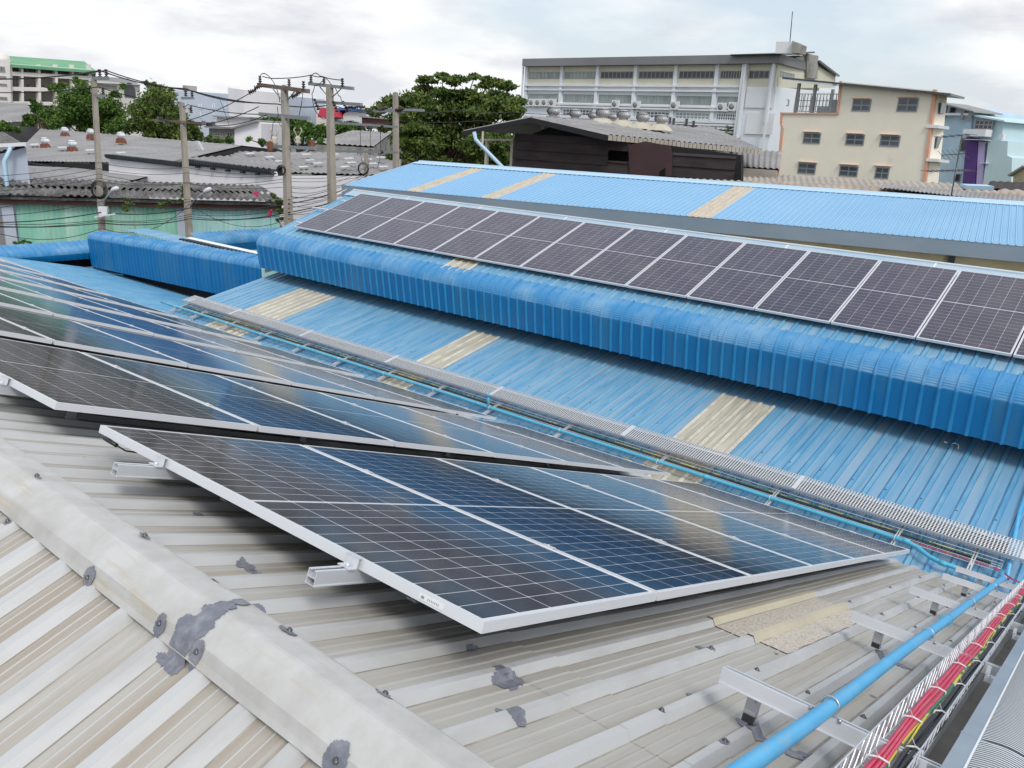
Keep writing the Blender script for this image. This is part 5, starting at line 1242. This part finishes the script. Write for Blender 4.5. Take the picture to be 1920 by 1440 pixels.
mb.obox((a_+b_)/2, (b_-a_)/2, V((.1,.1,0)), V((0,0,.16))); mb.build('eave_gutter', M['dark'], e)
# light translucent patches on that roof
n_ = (PD(312,306,49)-PD(15,302,54)).cross(PD(76,241,80)-PD(15,302,54)).normalized(); n_ = n_ if n_.z > 0 else -n_
def patch(pu, pv, w_, h_, nn, p0, parent, matn='wpatch'):
    c = PN(pu, pv, nn, p0); mb = MB(); q = [PN(pu-w_, pv-h_*.2, nn, p0), PN(pu+w_*.6, pv+h_*.1-h_*.6, nn, p0), PN(pu+w_, pv+h_*.3, nn, p0), PN(pu-w_*.6, pv+h_*.8, nn, p0)]
    mb.q([p+nn*.2 for p in q]); mb.build('skylight', M[matn], parent)
for (u, v) in ((66,275),(118,281),(170,286),(228,291)): patch(u, v, 10, 2.5, n_, PD(15,302,54), e)
for i, (u, v, d) in enumerate(((122,254,72),(85,276,62),(136,282,59),(171,258,68),(227,265,64))):
    vent(PD(u, v, d), .34, f'{ordn[i]} pale turbine vent with rusty base on the grey cement roof', 'rust', .95, 'vents on the grey cement roof', .35, topm='white_paint')
e = gable_roof('lower_cement_roof', 'narrow lower grey cement roof in front of the wide factory roof', PD(-30,345,42), PD(190,350,40), PD(260,335,47), PD(-30,308,50), .5, 'asb')
# middle grey roof with white patches
A4, B4, C4, D4 = PD(490,322,52), PD(735,330,46), PD(745,288,60), PD(398,284,66)
e = gable_roof('patched_roof_factory', 'long dark grey corrugated roof with scattered white translucent patches behind the poles', A4, B4, C4, D4, .5, 'asb', wallm='white_wall')
n_ = (B4-A4).cross(D4-A4).normalized(); n_ = n_ if n_.z > 0 else -n_
for (u, v) in ((470,292),(507,299),(523,307),(520,318),(575,294),(582,305),(596,311),(570,318),(628,294),(655,302),(660,310),(648,318),(690,304),(715,300),(700,312),(720,318)): patch(u, v, 10, 2.6, n_, A4, e)
mb = MB(); a_ = PD(398,284,65.5); b_ = PD(515,318,51.8); mb.obox((a_+b_)/2-V((0,0,.15)), (b_-a_)/2, V((.1,.1,0)), V((0,0,.18))); mb.build('barge_board', M['dark'], e)
mb = MB(); p = PD(377,279,60); mb.obox(p, V((.2,.2,.0)), V((.08,-.08,0)), V((-.35,-.1,.55))); tag(mb.build('roof_flue', M['white_paint']), 'small tilted white flue on the grey roof by the second pole', 'flue')
e = gable_roof('distant_grey_roof', 'distant pale grey gabled roof in front of the dark tree', PD(583,268,75), PD(700,275,72), PD(735,248,84), PD(660,245,88), .6, 'asb')
e = gable_roof('left_house', 'house at the left frame edge with grey tiled roof and blue drainpipe', PD(-60,300,38), PD(48,272,37), PD(8,248,46), PD(-60,250,46), .35, 'asb_dark', wallm='apt')
mb = MB(); fq = PD(20,276,36.8); mb.tube([fq, PD(18,283,36.7), PD(8,302,36.6), V((PD(8,302,36.6).x, PD(8,302,36.6).y, GZ))], .1, 6); mb.build('drainpipe', M['blue_pale'], e)
mb = MB(); a_, b_ = PD(-60,276,37), PD(51,270,36.8); mb.obox((a_+b_)/2, (b_-a_)/2, V((.1,.1,0)), V((0,0,.08))); mb.build('gutter', M['white_paint'], e)
e = gable_roof('grey_tile_house', 'house with smooth grey tiled roof below the hotel', PD(-60,226,92), PD(70,228,90), PD(52,194,104), PD(-60,190,106), .5, 'asb', wallm='glass_dark')
# ---- hotel with a green roof -------------------------------------------------
fh = Fac(PD(20,150,125), PD(178,160,134))
e = empty('balcony_hotel', fh.P(10, GZ), 'white balconied apartment block with a green roof on the left skyline', 'building')
mb = MB(); fh.slab(mb, [(19,124),(172,133),(178,270),(24,270)], 10, -2.2); mb.build('wall', M['hotel_in'], e)
mb = MB()
for (v0, v1, w0, w1) in ((119,123.5,130,133.5),(134,141.5,143,150),(162.5,170,166,173),(190,197,192,198),(220,228,219,226)):
    fh.slab(mb, [(20,v0),(172,w0),(172,w1),(20,v1)], 2.4, .1)
for i, u in enumerate((20,41,73,105,136,168)):
    fh.slab(mb, [(u-2.2,121),(u+2.2,121),(u+4.4+i*.5,270),(u+0.,270)], 1.2, .15)
mb.build('balcony', M['hotel_wall'], e)
mb = MB()
for r_ in range(4):
    for i in range(10):
        u = 28+i*15.5; v = 128+r_*29+i*.7
        fh.pb(mb, u, v, u+6, v+11, -2.1, -2.0)
mb.build('door', M['glass_dark'], e)
mb = MB(); q0 = fh.at(6,106); q1 = fh.at(176,133); q2 = fh.at(155,113)
P1_ = fh.P(fh.at(18,121)[0], fh.at(18,121)[1], .8); P2_ = fh.P(q1[0], q1[1], .8); P3_ = PD(158,115,142); P4_ = PD(4,104,133); mb.q([P1_, P2_, P3_, P4_]); 
mb.q([P1_-V((0,0,.4)), P2_-V((0,0,.4)), P2_, P1_]); mb.q([P2_-V((0,0,.4)), P3_+V((2,2,-4)), P3_, P2_]); mb.build('roof', M['green_roof'], e)
mb = MB(); fh.slab(mb, [(-60,110),(14,112),(20,270),(-60,270)], 9, 1.0); mb.build('stair_block', M['hotel_wall'], e)
f_ = Fac(fh.A+fh.n*1.02, fh.A+fh.n*1.02+fh.d*10)
for (u0,v0,u1,v1) in ((-4,124,10,136),(-4,142,12,148),(-4,156,13,162),(-4,181,14,188)): windowpx(f_, e, u0, v0, u1, v1, nv=3, nh=0, gm='glass_dark', fm='frame_grey', fw=.2)
mb = MB(); p = PD(5,106,126); mb.lathe(p-V((0,0,1.2)), [(.9,0),(1.1,.5),(.9,1.4),(.3,1.8)], 14); tag(mb.build('water_tank', M['hotel_wall']), 'round white water tank on the stair block of the hotel', 'water tank')
fh2 = Fac(PD(170,165,138), PD(265,175,150))
e = empty('hotel_wing', fh2.P(5, GZ), 'lower white wing with grey hipped roof and arched window', 'building')
mb = MB(); fh2.slab(mb, [(172,150),(262,158),(268,270),(175,270)], 9); mb.build('wall', M['hotel_wall'], e)
mb = MB(); mb.q([PD(166,155,137), PD(266,160,149), PD(240,147,156), PD(172,142,150)]); mb.build('roof', M['fac_roof'], e)
mb = MB(); a, z = fh2.at(243,172); 
pts = [fh2.P(a-1.5, z-1.0, .1), fh2.P(a+1.5, z-1.0, .1)]+[fh2.P(a+1.5*cos(t), z+1.6*sin(t), .1) for t in [pi*k/10 for k in range(11)]]
mb.q(pts); mb.build('arched_window', M['glass_dark'], e)
mb = MB(); fh2.pb(mb, 180, 157, 219, 168, .0, .1); mb.build('loggia', M['hotel_in'], e)
# ---- pale blue apartment blocks ------------------------------------------------
fp_ = Fac(PD(325,170,105), PD(462,178,108))
e = empty('pale_apartment', fp_.P(5, GZ), 'pale blue grey apartment block with paired white windows', 'building')
mb = MB(); fp_.slab(mb, [(325,168),(352,171),(460,178),(462,300),(330,300)], 12); mb.build('wall', M['apt'], e)
mb = MB()
for (v, us) in ((195,(346,355,372,376,397,401,421)),(212,(350,375,400))):
    for u in us: fp_.pb(mb, u, v, u+2.6, v+9, .0, .12)
mb.build('window', M['white_paint'], e)
mb = MB(); fp_.slab(mb, [(342,159),(368,161),(368,172),(342,170)], 3, -1); mb.build('roof_room', M['old_wall'], e)
fp2 = Fac(PD(448,180,96), PD(508,170,92))
e = empty('pale_apartment', fp2.P(3, GZ), 'taller pale blue apartment block with window hoods beside the third pole', 'building')
mb = MB(); fp2.slab(mb, [(452,173),(492,176),(492,176),(492,300),(452,300)], 9); mb.build('wall', M['apt'], e)
mb = MB()
for v in (190, 209, 229): fp2.pb(mb, 441+15, v, 459+6, v+1.5, 0, .9)
mb.build('window_hood', M['white_paint'], e)
mb = MB()
for v in (193, 212): fp2.pb(mb, 458, v, 463, v+6, 0, .1)
mb.build('window', M['glass_dark'], e)
mb = MB(); fp2.slab(mb, [(470,168),(500,172),(500,300),(476,300)], 6, 3); mb.build('side_block', M['white_wall'], e)
# assorted small houses in the middle distance
fz = Fac(PD(380,240,86), PD(560,240,84))
def cottage(lab, px, mt, roofpx=None, rm='old_wall', wins=(), o=0, th=6, cat='house', name='small_house'):
    a = sum(fz.at(*p)[0] for p in px)/len(px); e = empty(name, fz.P(a, GZ, o), lab, cat); mb = MB(); fz.slab(mb, px, th, o); mb.build('wall', M[mt], e)
    if roofpx: mb = MB(); fz.slab(mb, roofpx, th+1, o+.5); mb.build('roof', M[rm], e)
    for i, w_ in enumerate(wins): windowpx(Fac(fz.A+fz.n*(o+.02), fz.A+fz.n*(o+.02)+fz.d*9), e, *w_, nv=2, nh=0, gm='glass_dark', fm='old_wall', fw=.12)
cottage('dark stained two storey house left of the third pole', [(392,240),(455,243),(455,300),(392,300)], 'old_wall', [(388,236),(458,240),(458,243),(388,239)], 'frame_grey', ((402,248,414,256),(425,247,437,258),(442,250,452,260)))
cottage('small white block with flat dark slab above the second pole lamp', [(350,216),(415,218),(415,262),(350,262)], 'white_wall', [(347,213),(420,216),(420,219),(347,216)], 'old_wall', ((378,226,386,234),(396,228,404,236)), o=-6)
cottage('weathered cream wall house behind the third pole', [(458,240),(500,228),(507,232),(507,300),(458,300)], 'white_wall', [(455,240),(502,226),(504,229),(455,243)], 'frame_grey', o=2)
cottage('pale house between the third and fourth poles', [(488,190),(520,192),(520,230),(488,230)], 'hotel_wall', None, o=-14)
cottage('red painted gabled house between the poles', [(520,214),(526,194),(552,194),(560,214)], 'red_paint', None, o=-10)
cottage('white gabled house with blue stripes behind the fourth pole', [(556,230),(560,206),(575,196),(615,200),(615,230)], 'white_paint', [(540,193),(582,193),(612,197),(612,200),(570,198),(540,198)], 'blue_paint', o=-12)
cottage('brown low house behind the fourth pole', [(612,214),(672,218),(672,234),(612,234)], 'brown_board', [(610,211),(674,215),(674,219),(610,214)], 'asb', o=-10)
cottage('low white garden wall left of the big dark tree', [(480,222),(700,232),(700,240),(480,230)], 'hotel_wall', None, o=-20, cat='wall', name='garden_wall')
# ================================================================ TREES
def tree(name, label, blobs, d, leaf, n, size, trunk=None, flat=1.0, group=None, spread=1.5, tk=1):
    """blobs: (u, v, radius_px); each blob is a clump of small leaves at about depth d"""
    k = d/FX; base = PD(*trunk, d) if trunk else PD(blobs[0][0], blobs[0][1], d); base = V((base.x, base.y, GZ))
    e = empty(name, base, label, 'tree', group); mb = MB(); tot = sum(b[2]**2 for b in blobs); rnd = random.Random(hash(label) % 1000 if False else len(label)*7+len(blobs))
    cs_ = []
    for (u, v, r_) in blobs:
        c = PD(u, v, d+rnd.uniform(-1, 1)*spread); R_ = r_*k; cs_.append((c, R_)); cnt = int(n*r_*r_/tot)
        # sub-clumps spread over the blob's shell
        m_ = max(8, int(r_*.8)); subs = []
        for _ in range(m_):
            dv = V((rnd.gauss(0,1), rnd.gauss(0,1), rnd.gauss(0,1))).normalized(); subs.append((c+V((dv.x, dv.y, dv.z*.8*flat))*R_*rnd.uniform(.15, 1.0), R_*rnd.uniform(.26, .52)))
        for i in range(cnt):
            s_ = subs[rnd.randrange(m_)]; dv = V((rnd.gauss(0,1), rnd.gauss(0,1), rnd.gauss(0,1))).normalized()
            p = s_[0]+V((rnd.gauss(0,1), rnd.gauss(0,1), rnd.gauss(0,.65)*flat))*s_[1]*.60
            nn = (dv+V((rnd.uniform(-.8,.8), rnd.uniform(-.8,.8), rnd.uniform(.1,1.3)))).normalized(); a = nn.orthogonal().normalized(); b_ = nn.cross(a)
            th = rnd.uniform(0, pi); a, b_ = a*cos(th)+b_*sin(th), b_*cos(th)-a*sin(th); sz = size*rnd.uniform(.6, 1.3)
            mb.q([p-a*sz, p-b_*sz*.45, p+a*sz, p+b_*sz*.45])
    mb.build('crown', M[leaf], e)
    mb = MB(); top = sum((c for c, _ in cs_), V())/len(cs_)
    mb.tube([base, base+(top-base)*.35+V((.2,.1,0)), V((top.x, top.y, top.z-.3))], .32*d/60*tk, 7, r2=.14*d/60*tk)
    for c, R_ in cs_:
        st_ = base+(top-base)*rnd.uniform(.45,.85); mid = (st_+c)/2+V((rnd.uniform(-.3,.3), rnd.uniform(-.3,.3), .1)); mb.tube([st_, mid, c], .12*d/60*tk, 5, r2=.03*tk)
    mb.build('trunk', M['bark'], e); return e
tree('tropical_almond_tree', 'big dark tiered tree standing beside the dark shed', [(800,205,52),(880,205,56),(940,205,36),(850,265,52),(785,262,42),(905,268,40),(800,150,16),(830,143,14),(855,150,20),(890,143,14),(915,155,22),(945,160,16),(960,165,10),(800,170,22),(770,182,18),(840,178,26),(885,180,26),(930,185,26),(965,195,18),(740,192,20),(715,200,15),(700,212,14),(790,205,26),(850,210,28),(910,212,28),(955,215,22),(750,222,20),(725,240,14),(780,240,26),(835,245,28),(890,245,26),(800,275,26),(850,280,28),(760,270,20),(740,292,16),(895,285,24),(820,305,22),(870,305,22),(930,245,22),(925,285,20),(975,190,12)], 58, 'leaf_dark', 95000, .17, (830,330), .6, spread=2.5)
tree('leafy_tree', 'bright green leafy tree with tall shoots behind the first pole', [(150,195,36),(190,215,36),(125,215,28),(148,152,10),(108,165,14),(128,185,16),(150,180,18),(165,200,22),(130,205,20),(195,200,22),(215,175,10),(230,160,8),(215,215,22),(150,225,24),(185,230,22),(225,235,20),(120,225,16)], 84, 'leaf_mid', 32000, .19, (170,300), group='leafy trees behind the grey cement roof')
tree('leafy_tree', 'rounded dark green tree between the first and second poles', [(295,205,36),(310,235,40),(270,225,28),(282,158,10),(290,170,15),(318,178,12),(280,190,20),(310,200,22),(262,205,18),(290,225,26),(325,225,20),(255,235,18),(330,250,18),(300,255,18)], 82, 'leaf_dark', 30000, .19, (290,300), group='leafy trees behind the grey cement roof')
tree('leafy_tree', 'low spiky green tree left of the first pole below the hotel', [(62,190,6),(72,202,12),(88,215,14),(60,225,12),(98,232,14),(110,215,10)], 80, 'leaf_mid', 7000, .2, (80,280), group='leafy trees behind the grey cement roof')
tree('leafy_tree', 'dark round tree just right of the second pole', [(350,235,12),(362,245,14),(368,255,12),(345,255,14)], 78, 'leaf_dark', 5000, .2, (355,280), group='leafy trees behind the grey cement roof')
tree('hedge_tree', 'low lime green bushes along the far side of the cement roof', [(10,238,10),(28,242,8),(50,232,8),(392,262,8),(410,265,8),(430,262,8),(0,245,8)], 80, 'leaf_lime', 4000, .2, tk=.3)
tree('leafy_tree', 'dark green tree belt between the third and fourth poles', [(505,225,14),(525,235,16),(550,235,16),(575,240,16),(600,245,14),(640,240,12),(660,238,12),(515,250,10),(545,252,10)], 92, 'leaf_mid', 12000, .25, (550,290))
tree('shrub', 'yellow green shrub behind the patched roof near the third pole', [(560,258,10),(580,262,8),(600,262,7),(468,262,7),(492,268,8)], 70, 'leaf_lime', 1500, .17)
tree('leafy_tree', 'dark tree at the right frame edge beyond the aqua house', [(1905,268,14),(1920,280,18),(1935,262,18),(1912,298,14),(1930,300,16)], 92, 'leaf_dark', 8000, .25, (1915,340))
tree('creeper', 'red flowering creeper hanging at the end of the green wall', [(522,378,8),(528,395,7),(526,412,6),(515,368,6),(530,428,4)], 39.5, 'leaf_dark', 1500, .07, (526,440), tk=.15)
tree('creeper', 'green creeper climbing the second pole', [(350,355,8),(346,366,7),(340,378,6),(352,345,5)], 35.4, 'leaf_mid', 1200, .06, (350,430), spread=.2, tk=.15)
tree('creeper', 'hanging plant under the tiled eave between the poles', [(240,378,9),(235,392,7),(305,384,8),(318,378,6)], 36.5, 'leaf_dark', 1000, .06, spread=.3, tk=.06)
mb = MB(); rr_ = random.Random(3)
for (u, v) in ((480,363),(482,366),(478,361),(505,402),(507,399),(504,404),(509,397)):
    for _ in range(7): p = PD(u+rr_.uniform(-2,2), v+rr_.uniform(-2,2), 39.0); mb.obox(p, V((.03,0,.01)), V((0,.03,.01)), V((0,.01,.03)))
tag(mb.build('bougainvillea_flowers', M['flower']), 'pink red flowers on the creeper by the tiled roof', 'flowers', kind='stuff')
tree('weeds', 'weeds growing along the foot of the green wall', [(30,456,5),(42,454,6),(55,455,5),(430,437,4),(440,436,5),(372,440,3)], 34.5, 'leaf_lime', 900, .05, tk=.05)
# ================================================================ UTILITY POLES
POLES = {}
def pole(label, u0, v0, u1, v1, d, w_=.24, arms=(), name='utility_pole'):
    t = PD(u0, v0, d); b_ = PD(u1, v1, d*1.0); dirx = V((b_.x-t.x, b_.y-t.y, b_.z-t.z)); k = (GZ-t.z)/dirx.z; base = t+dirx*k
    e = empty(name, base, label, 'utility pole'); mb = MB(); ax_ = (t-base).normalized(); a = V((1,0,0)); a = (a-ax_*a.dot(ax_)).normalized(); b2q = ax_.cross(a)
    rt, rb = w_*.40, w_*.62
    lo = [base+(a*x+b2q*y)*rb for x, y in ((-1,-1),(1,-1),(1,1),(-1,1))]; hi = [t+(a*x+b2q*y)*rt for x, y in ((-1,-1),(1,-1),(1,1),(-1,1))]
    for i in range(4): j = (i+1) % 4; mb.q([lo[i],lo[j],hi[j],hi[i]])
    mb.q(hi); mb.build('shaft', M['concrete_pole'], e)
    for (ua, va, ub, vb, da, db, h_, mt) in arms:
        mb = MB(); p, q = PD(ua, va, da), PD(ub, vb, db); mb.obox((p+q)/2, (q-p)/2, (q-p).cross(V((0,0,1))).normalized()*h_, V((0,0,h_))); mb.build('crossarm', M[mt], e)
    return e
def insul(parent, u, v, d, h=.34, r=.075, tilt=None):
    p = PD(u, v, d); mb = MB(); ax_ = V((0,0,1)) if tilt is None else tilt.normalized()
    pr = []
    for k in range(4): pr += [(r*.45, h*k/4), (r*(1.15-.1*k), h*(k+.35)/4), (r*(1.05-.1*k), h*(k+.6)/4), (r*.45, h*(k+.75)/4)]
    mb.lathe(p-ax_*h*.5, pr, 9, ax_); mb.build('insulator', M['ceramic'], parent); return p+ax_*h*.5
def strut(parent, pts, r=.025, mt='grey_arm'):
    mb = MB(); mb.tube([PD(*p) for p in pts], r, 5); mb.build('brace', M[mt], parent)
p1 = pole('leftmost concrete utility pole, in front of the hotel and green wall', 176,149,192,440,33,.20,((176,147,203,147,33,32.6,.06,'grey_arm'),(180,180,197,180,33,32.8,.05,'grey_arm')))
i1 = [insul(p1,187,137,32.9), insul(p1,199,137,32.7), insul(p1,193,170,32.8,.3)]
p2 = pole('second concrete utility pole from the left with creeper and street lamp', 341,193,355,440,35,.22,((341,184,362,184,35,34.6,.05,'grey_arm'),(292,225,375,231,35.5,34.5,.05,'rusty_arm')))
i2 = [insul(p2,348,173,35), insul(p2,360,176,34.8), insul(p2,358,205,34.8,.3)]
mb = MB()
for (u, v) in ((300,222),(312,229),(372,232),(392,233)): p = PD(u, v, 34.9); mb.obox(p, V((.1,0,.0)), V((0,.08,0)), V((0,0,.08)))
mb.build('fuse', M['glass_dark'], p2)
p3 = pole('third concrete utility pole from the left carrying the brown transformer arm', 533,161,542,440,31,.25,((485,159,578,171,32.2,29.8,.075,'rusty_arm'),(488,214,580,222,32.2,29.8,.07,'grey_arm'),(502,274,590,278,31.6,30.4,.06,'grey_arm')))
i3 = [insul(p3,487.5,150,32), insul(p3,542,156,30.7), insul(p3,569,160,29.9)]
for (u, v) in ((473,171),(484,163),(553,179),(562,173)): insul(p3, u, v, 31, .3, .09, V((1,-1,.6)))
strut(p3, ((510,164,31.3),(531,190,30.9))); strut(p3, ((555,168,30.4),(539,188,30.9)))
for k, (u, v, c) in enumerate(((506.5,275,'red'),(585,273,'red'))):
    e = empty('transformer_fuse', PD(u, v, 30.8), f'{"left" if k == 0 else "right"} red canister hanging on the lowest arm of the third pole', 'fuse canister')
    mb = MB(); mb.lathe(PD(u, v, 30.8)-V((0,0,.2)), [(.09,0),(.105,.03),(.105,.36),(.08,.4)], 12); mb.build('canister', M['rust'], e)
    mb = MB(); mb.lathe(PD(u, v, 30.8)+V((0,0,.2)), [(.03,0),(.03,.08)], 8); mb.build('cap', M['vent_base'], e)
for k, (u, v) in enumerate(((515,266),(559,265))):
    e = empty('lightning_arrester', PD(u, v, 30.9), f'{"left" if k == 0 else "right"} pale ceramic arrester with two horns on the third pole', 'arrester')
    p = PD(u, v, 30.9); mb = MB(); mb.lathe(p-V((0,0,.1)), [(.1,0),(.12,.08),(.08,.14),(.12,.22),(.06,.30)], 10); mb.build('body', M['vent_base'], e)
    mb = MB()
    for s_ in (-1, 1): mb.tube([p+V((0,0,.12)), p+V((.10*s_,-.12*s_,.42)), p+V((.06*s_,-.07*s_,.5))], .03, 5)
    mb.build('horn', M['vent_base'], e)
p4 = pole('fourth concrete utility pole from the left with two grey crossarms', 618,160,624,440,33,.27,((580,157,662,166,34,32,.065,'grey_arm'),(594,191,678,196,34,32,.06,'grey_arm'),(624,230,744,238,33,38.6,.05,'grey_arm'),(624,283,744,286,33,38.6,.05,'grey_arm')))
i4 = [insul(p4,583,147,33.8), insul(p4,607.5,151,33.2), insul(p4,642,154,32.3)]
for (u, v, tx) in ((593,195,.3),(628,199,.3),(647,199,.4)): insul(p4, u, v, 33, .5, .07, V((-tx,.3,1)))
for (u, v) in ((655,201),(666,201),(675,199),(680,201)): insul(p4, u, v, 33, .25, .08, V((1,-1,.3)))
strut(p4, ((600,163,33.6),(616,182,33))); strut(p4, ((640,166,32.5),(622,183,33)))
p5 = pole('fifth concrete utility pole with bare top before the big tree', 741.5,174,743,340,40,.25,((722,205,795,207,40.5,39.4,.06,'grey_arm'),(700,208,760,210,40.5,40,.05,'grey_arm')))
for (u, v) in ((716,205),(722,203),(746,206),(752,204),(772,206),(778,205)): insul(p5, u, v, 39.9, .3, .1, V((1,-1,.3)))
for (u, v) in ((675,235),(695,236),(714,237),(675,284),(695,284),(714,285)): insul(p5, u, v, 37, .28, .12, V((1,-.8,.1)))
p6 = pole('short thin utility pole tangled with cables before the patched roof', 686.5,280,687,345,44,.22)
# street lamps
def lamp(label, pts, head, d):
    e = empty('street_lamp', PD(*pts[0], d), label, 'street lamp'); mb = MB(); mb.tube([PD(u, v, d-.25*i) for i, (u, v) in enumerate(pts)], .035, 6); mb.build('arm', M['grey_arm'], e)
    (u0, v0), (u1, v1) = head; dd = d-.25*len(pts); a, b_ = PD(u0, v0, dd), PD(u1, v1, dd-.2); ax_ = (b_-a).normalized()
    mb = MB(); mb.lathe(a, [(.03,0),(.08,.1),(.10,.24),(.09,.4),(.03,.48)], 10, ax_); mb.build('lamp_head', M['white_paint'], e)
lamp('street lamp on the leftmost pole reaching over the tiled eave', [(192,390),(196,375),(207,360)], ((208,358),(220,353)), 32.6)
lamp('street lamp on the second pole reaching up to the right', [(357,388),(365,375),(380,362)], ((381,361),(396,353)), 34.6)
e = empty('meter_box', PD(194,395,32.5), 'white meter box strapped on the leftmost pole', 'meter box'); mb = MB(); p = PD(194,397,32.5); mb.obox(p, V((.13,-.1,0)), V((.07,.08,0)), V((0,0,.2))); mb.build('box', M['white_paint'], e)
mb = MB(); a_, b_ = PD(177,407,32.6), PD(216,401,32.2); mb.obox((a_+b_)/2, (b_-a_)/2, V((.02,.02,0)), V((0,0,.03))); mb.build('bar', M['white_paint'], e)
# coils of cable
def coil(lab, u, v, d, r, n):
    mb = MB(); c = PD(u, v, d); a = V((.63,-.77,.0)); 
    for k in range(n):
        rr = r*(.8+.1*k); o = V((.02*k,.02*k,.01*k)); mb.tube([c+o+a*cos(t)*rr+V((0,0,1))*sin(t)*rr*1.1 for t in [2*pi*i/14 for i in range(15)]], .016, 4, cap=False)
    tag(mb.build('cable_coil', M['wire']), lab, 'cable coil')
coil('coil of black cable hung on the leftmost pole', 184, 358, 32.4, .28, 5); coil('loop of black cable on the third pole', 527, 320, 30.6, .17, 3); coil('loop of black cable on the short thin pole', 681, 317, 43.6, .3, 3)
# overhead wires: (points as (u,v,d)), sag, radius
def wire(lab, pts, sag_=.3, r=.017, n=14, name='overhead_wire'):
    mb = MB(); P_ = [PD(*p) for p in pts]; out_ = []
    for a, b_ in zip(P_, P_[1:]):
        for i in range(n): t = i/n; out_.append(a+(b_-a)*t-V((0,0,sag_*4*t*(1-t))))
    out_.append(P_[-1]); mb.tube(out_, r, 4, cap=False); tag(mb.build(name, M['wire']), lab, 'wire')
wire('thick top wire from the left edge over the first pole', [(-80,146,28),(187,132,32.9),(348,166,35),(487,193,33)], .15, .024)
wire('second top wire over the first two poles', [(-80,148,27),(199,132,32.7),(360,170,34.8),(520,195,33),(627,195,33)], .12, .022)
wire('middle wire from the left edge to the second pole', [(-80,171,29),(185,163,32.8),(335,193,35),(352,196,34.8),(500,214,33)], .12, .018)
wire('wire crossing from the second pole up to the third pole arm', [(352,226,34.7),(473,172,31)], .1, .018)
wire('wire from the second pole crossing towards the apartment', [(375,235,34.5),(485,200,32)], .1, .018)
wire('lower wire from the second pole toward the third pole', [(392,235,34.5),(500,215,31)], .15, .018)
wire('slanting thin wire above the small dark house', [(410,180,34),(430,235,34)], .0, .012)
wire('jumper cable arching over the third pole to the fourth', [(487,143,32),(496,138,31.6),(510,150,31.4),(520,170,31.2),(525,192,31)], -.04, .018)
wire('jumper cable between the tops of the third and fourth poles', [(492,143,31.8),(520,147,31.5),(583,141,33.8),(606,144,33.2),(642,150,32.3)], .03, .018)
wire('black jumper looping down the fourth pole', [(585,141,33.6),(600,143,33.4),(622,160,33),(635,180,32.8),(642,195,32.6)], -.1, .018)
wire('black jumper hanging left of the fourth pole', [(608,148,33.2),(590,160,33.4),(585,175,33.4),(588,200,33.4),(600,218,33.2),(611,222,33)], .06, .016)
wire('jumper hanging on the right of the third pole', [(569,164,29.9),(566,190,30),(562,210,30.2),(560,228,30.4)], .02, .016)
wire('jumper hanging on the left of the third pole', [(520,200,31),(522,216,31),(512,230,31),(508,262,31)], .04, .016)
wire('wire from the fourth pole to the fifth pole', [(650,201,32.6),(716,206,39.9)], .1, .018)
wire('second wire from the fourth pole to the fifth pole', [(628,198,33),(722,210,40)], .15, .016)
wire('wire from the fifth pole across the dark tree', [(772,208,39.9),(860,206,46),(960,210,52),(1100,214,60)], .1, .02)
wire('lower wire from the fifth pole across the dark tree', [(745,226,40),(900,226,48),(1020,232,56)], .1, .014)
for k, (v0, v1, v2, v3) in enumerate(((324,305,300,325),(336,316,310,328),(345,326,328,334),(352,334,330,340),(395,340,330,350),(374,368,360,370))):
    wire(f'thin telecom wire across the green wall roof, {ordn[k]} from the top', [(-80,v0+8,30),(185,v1,32.6),(350,v2+14,34.8),(540,v3,30.9),(690,v3-12,43.5)], .14, .009)
for k, (v0, v1, v2, v3) in enumerate(((404,378,372,374),(414,398,384,382),(412,412,396,390),(416,418,404,398),(420,414,400,402),(408,428,376,410))):
    wire(f'black telecom cable along the street before the green wall, {ordn[k]} from the top', [(-80,v0+2,30),(190,v1,32.4),(356,v2+6,34.6),(542,v3,30.8),(690,v3-46,43.5)], .16 if k != 5 else .6, .020 if k in (1,3) else .012)
for k, (v0, v1) in enumerate(((352,338),(360,346),(368,356),(378,362),(386,372),(402,380),(412,392),(418,400))):
    wire(f'telecom cable before the white wall, {ordn[k]} from the top', [(545,v0,30.8),(622,v1+6,33),(690,v1-28+k*2,43)], .12, .009)
wire('drop wire from the fifth pole insulators', [(675,240,37),(676,262,37.4),(675,284,37.5),(681,312,43)], .0, .012)
wire('second drop wire from the fifth pole insulators', [(714,240,37),(713,262,37.4),(714,284,37.5),(708,318,43)], .0, .012)
wire('third drop wire from the fifth pole insulators', [(695,240,37),(694,262,37.4),(695,284,37.5),(690,312,43)], .0, .012)
wire('pale guy wires on the third pole', [(518,222,31),(533,246,31)], 0, .014)

tree('far_woods', 'dark mass of distant trees closing the view behind the sheds', [(u, 262+(u % 37)*.3, 26) for u in range(650, 1420, 36)]+[(u, 300, 30) for u in range(640, 1000, 40)], 95, 'leaf_dark', 22000, .42)
o = bpy.data.objects['far_woods'];
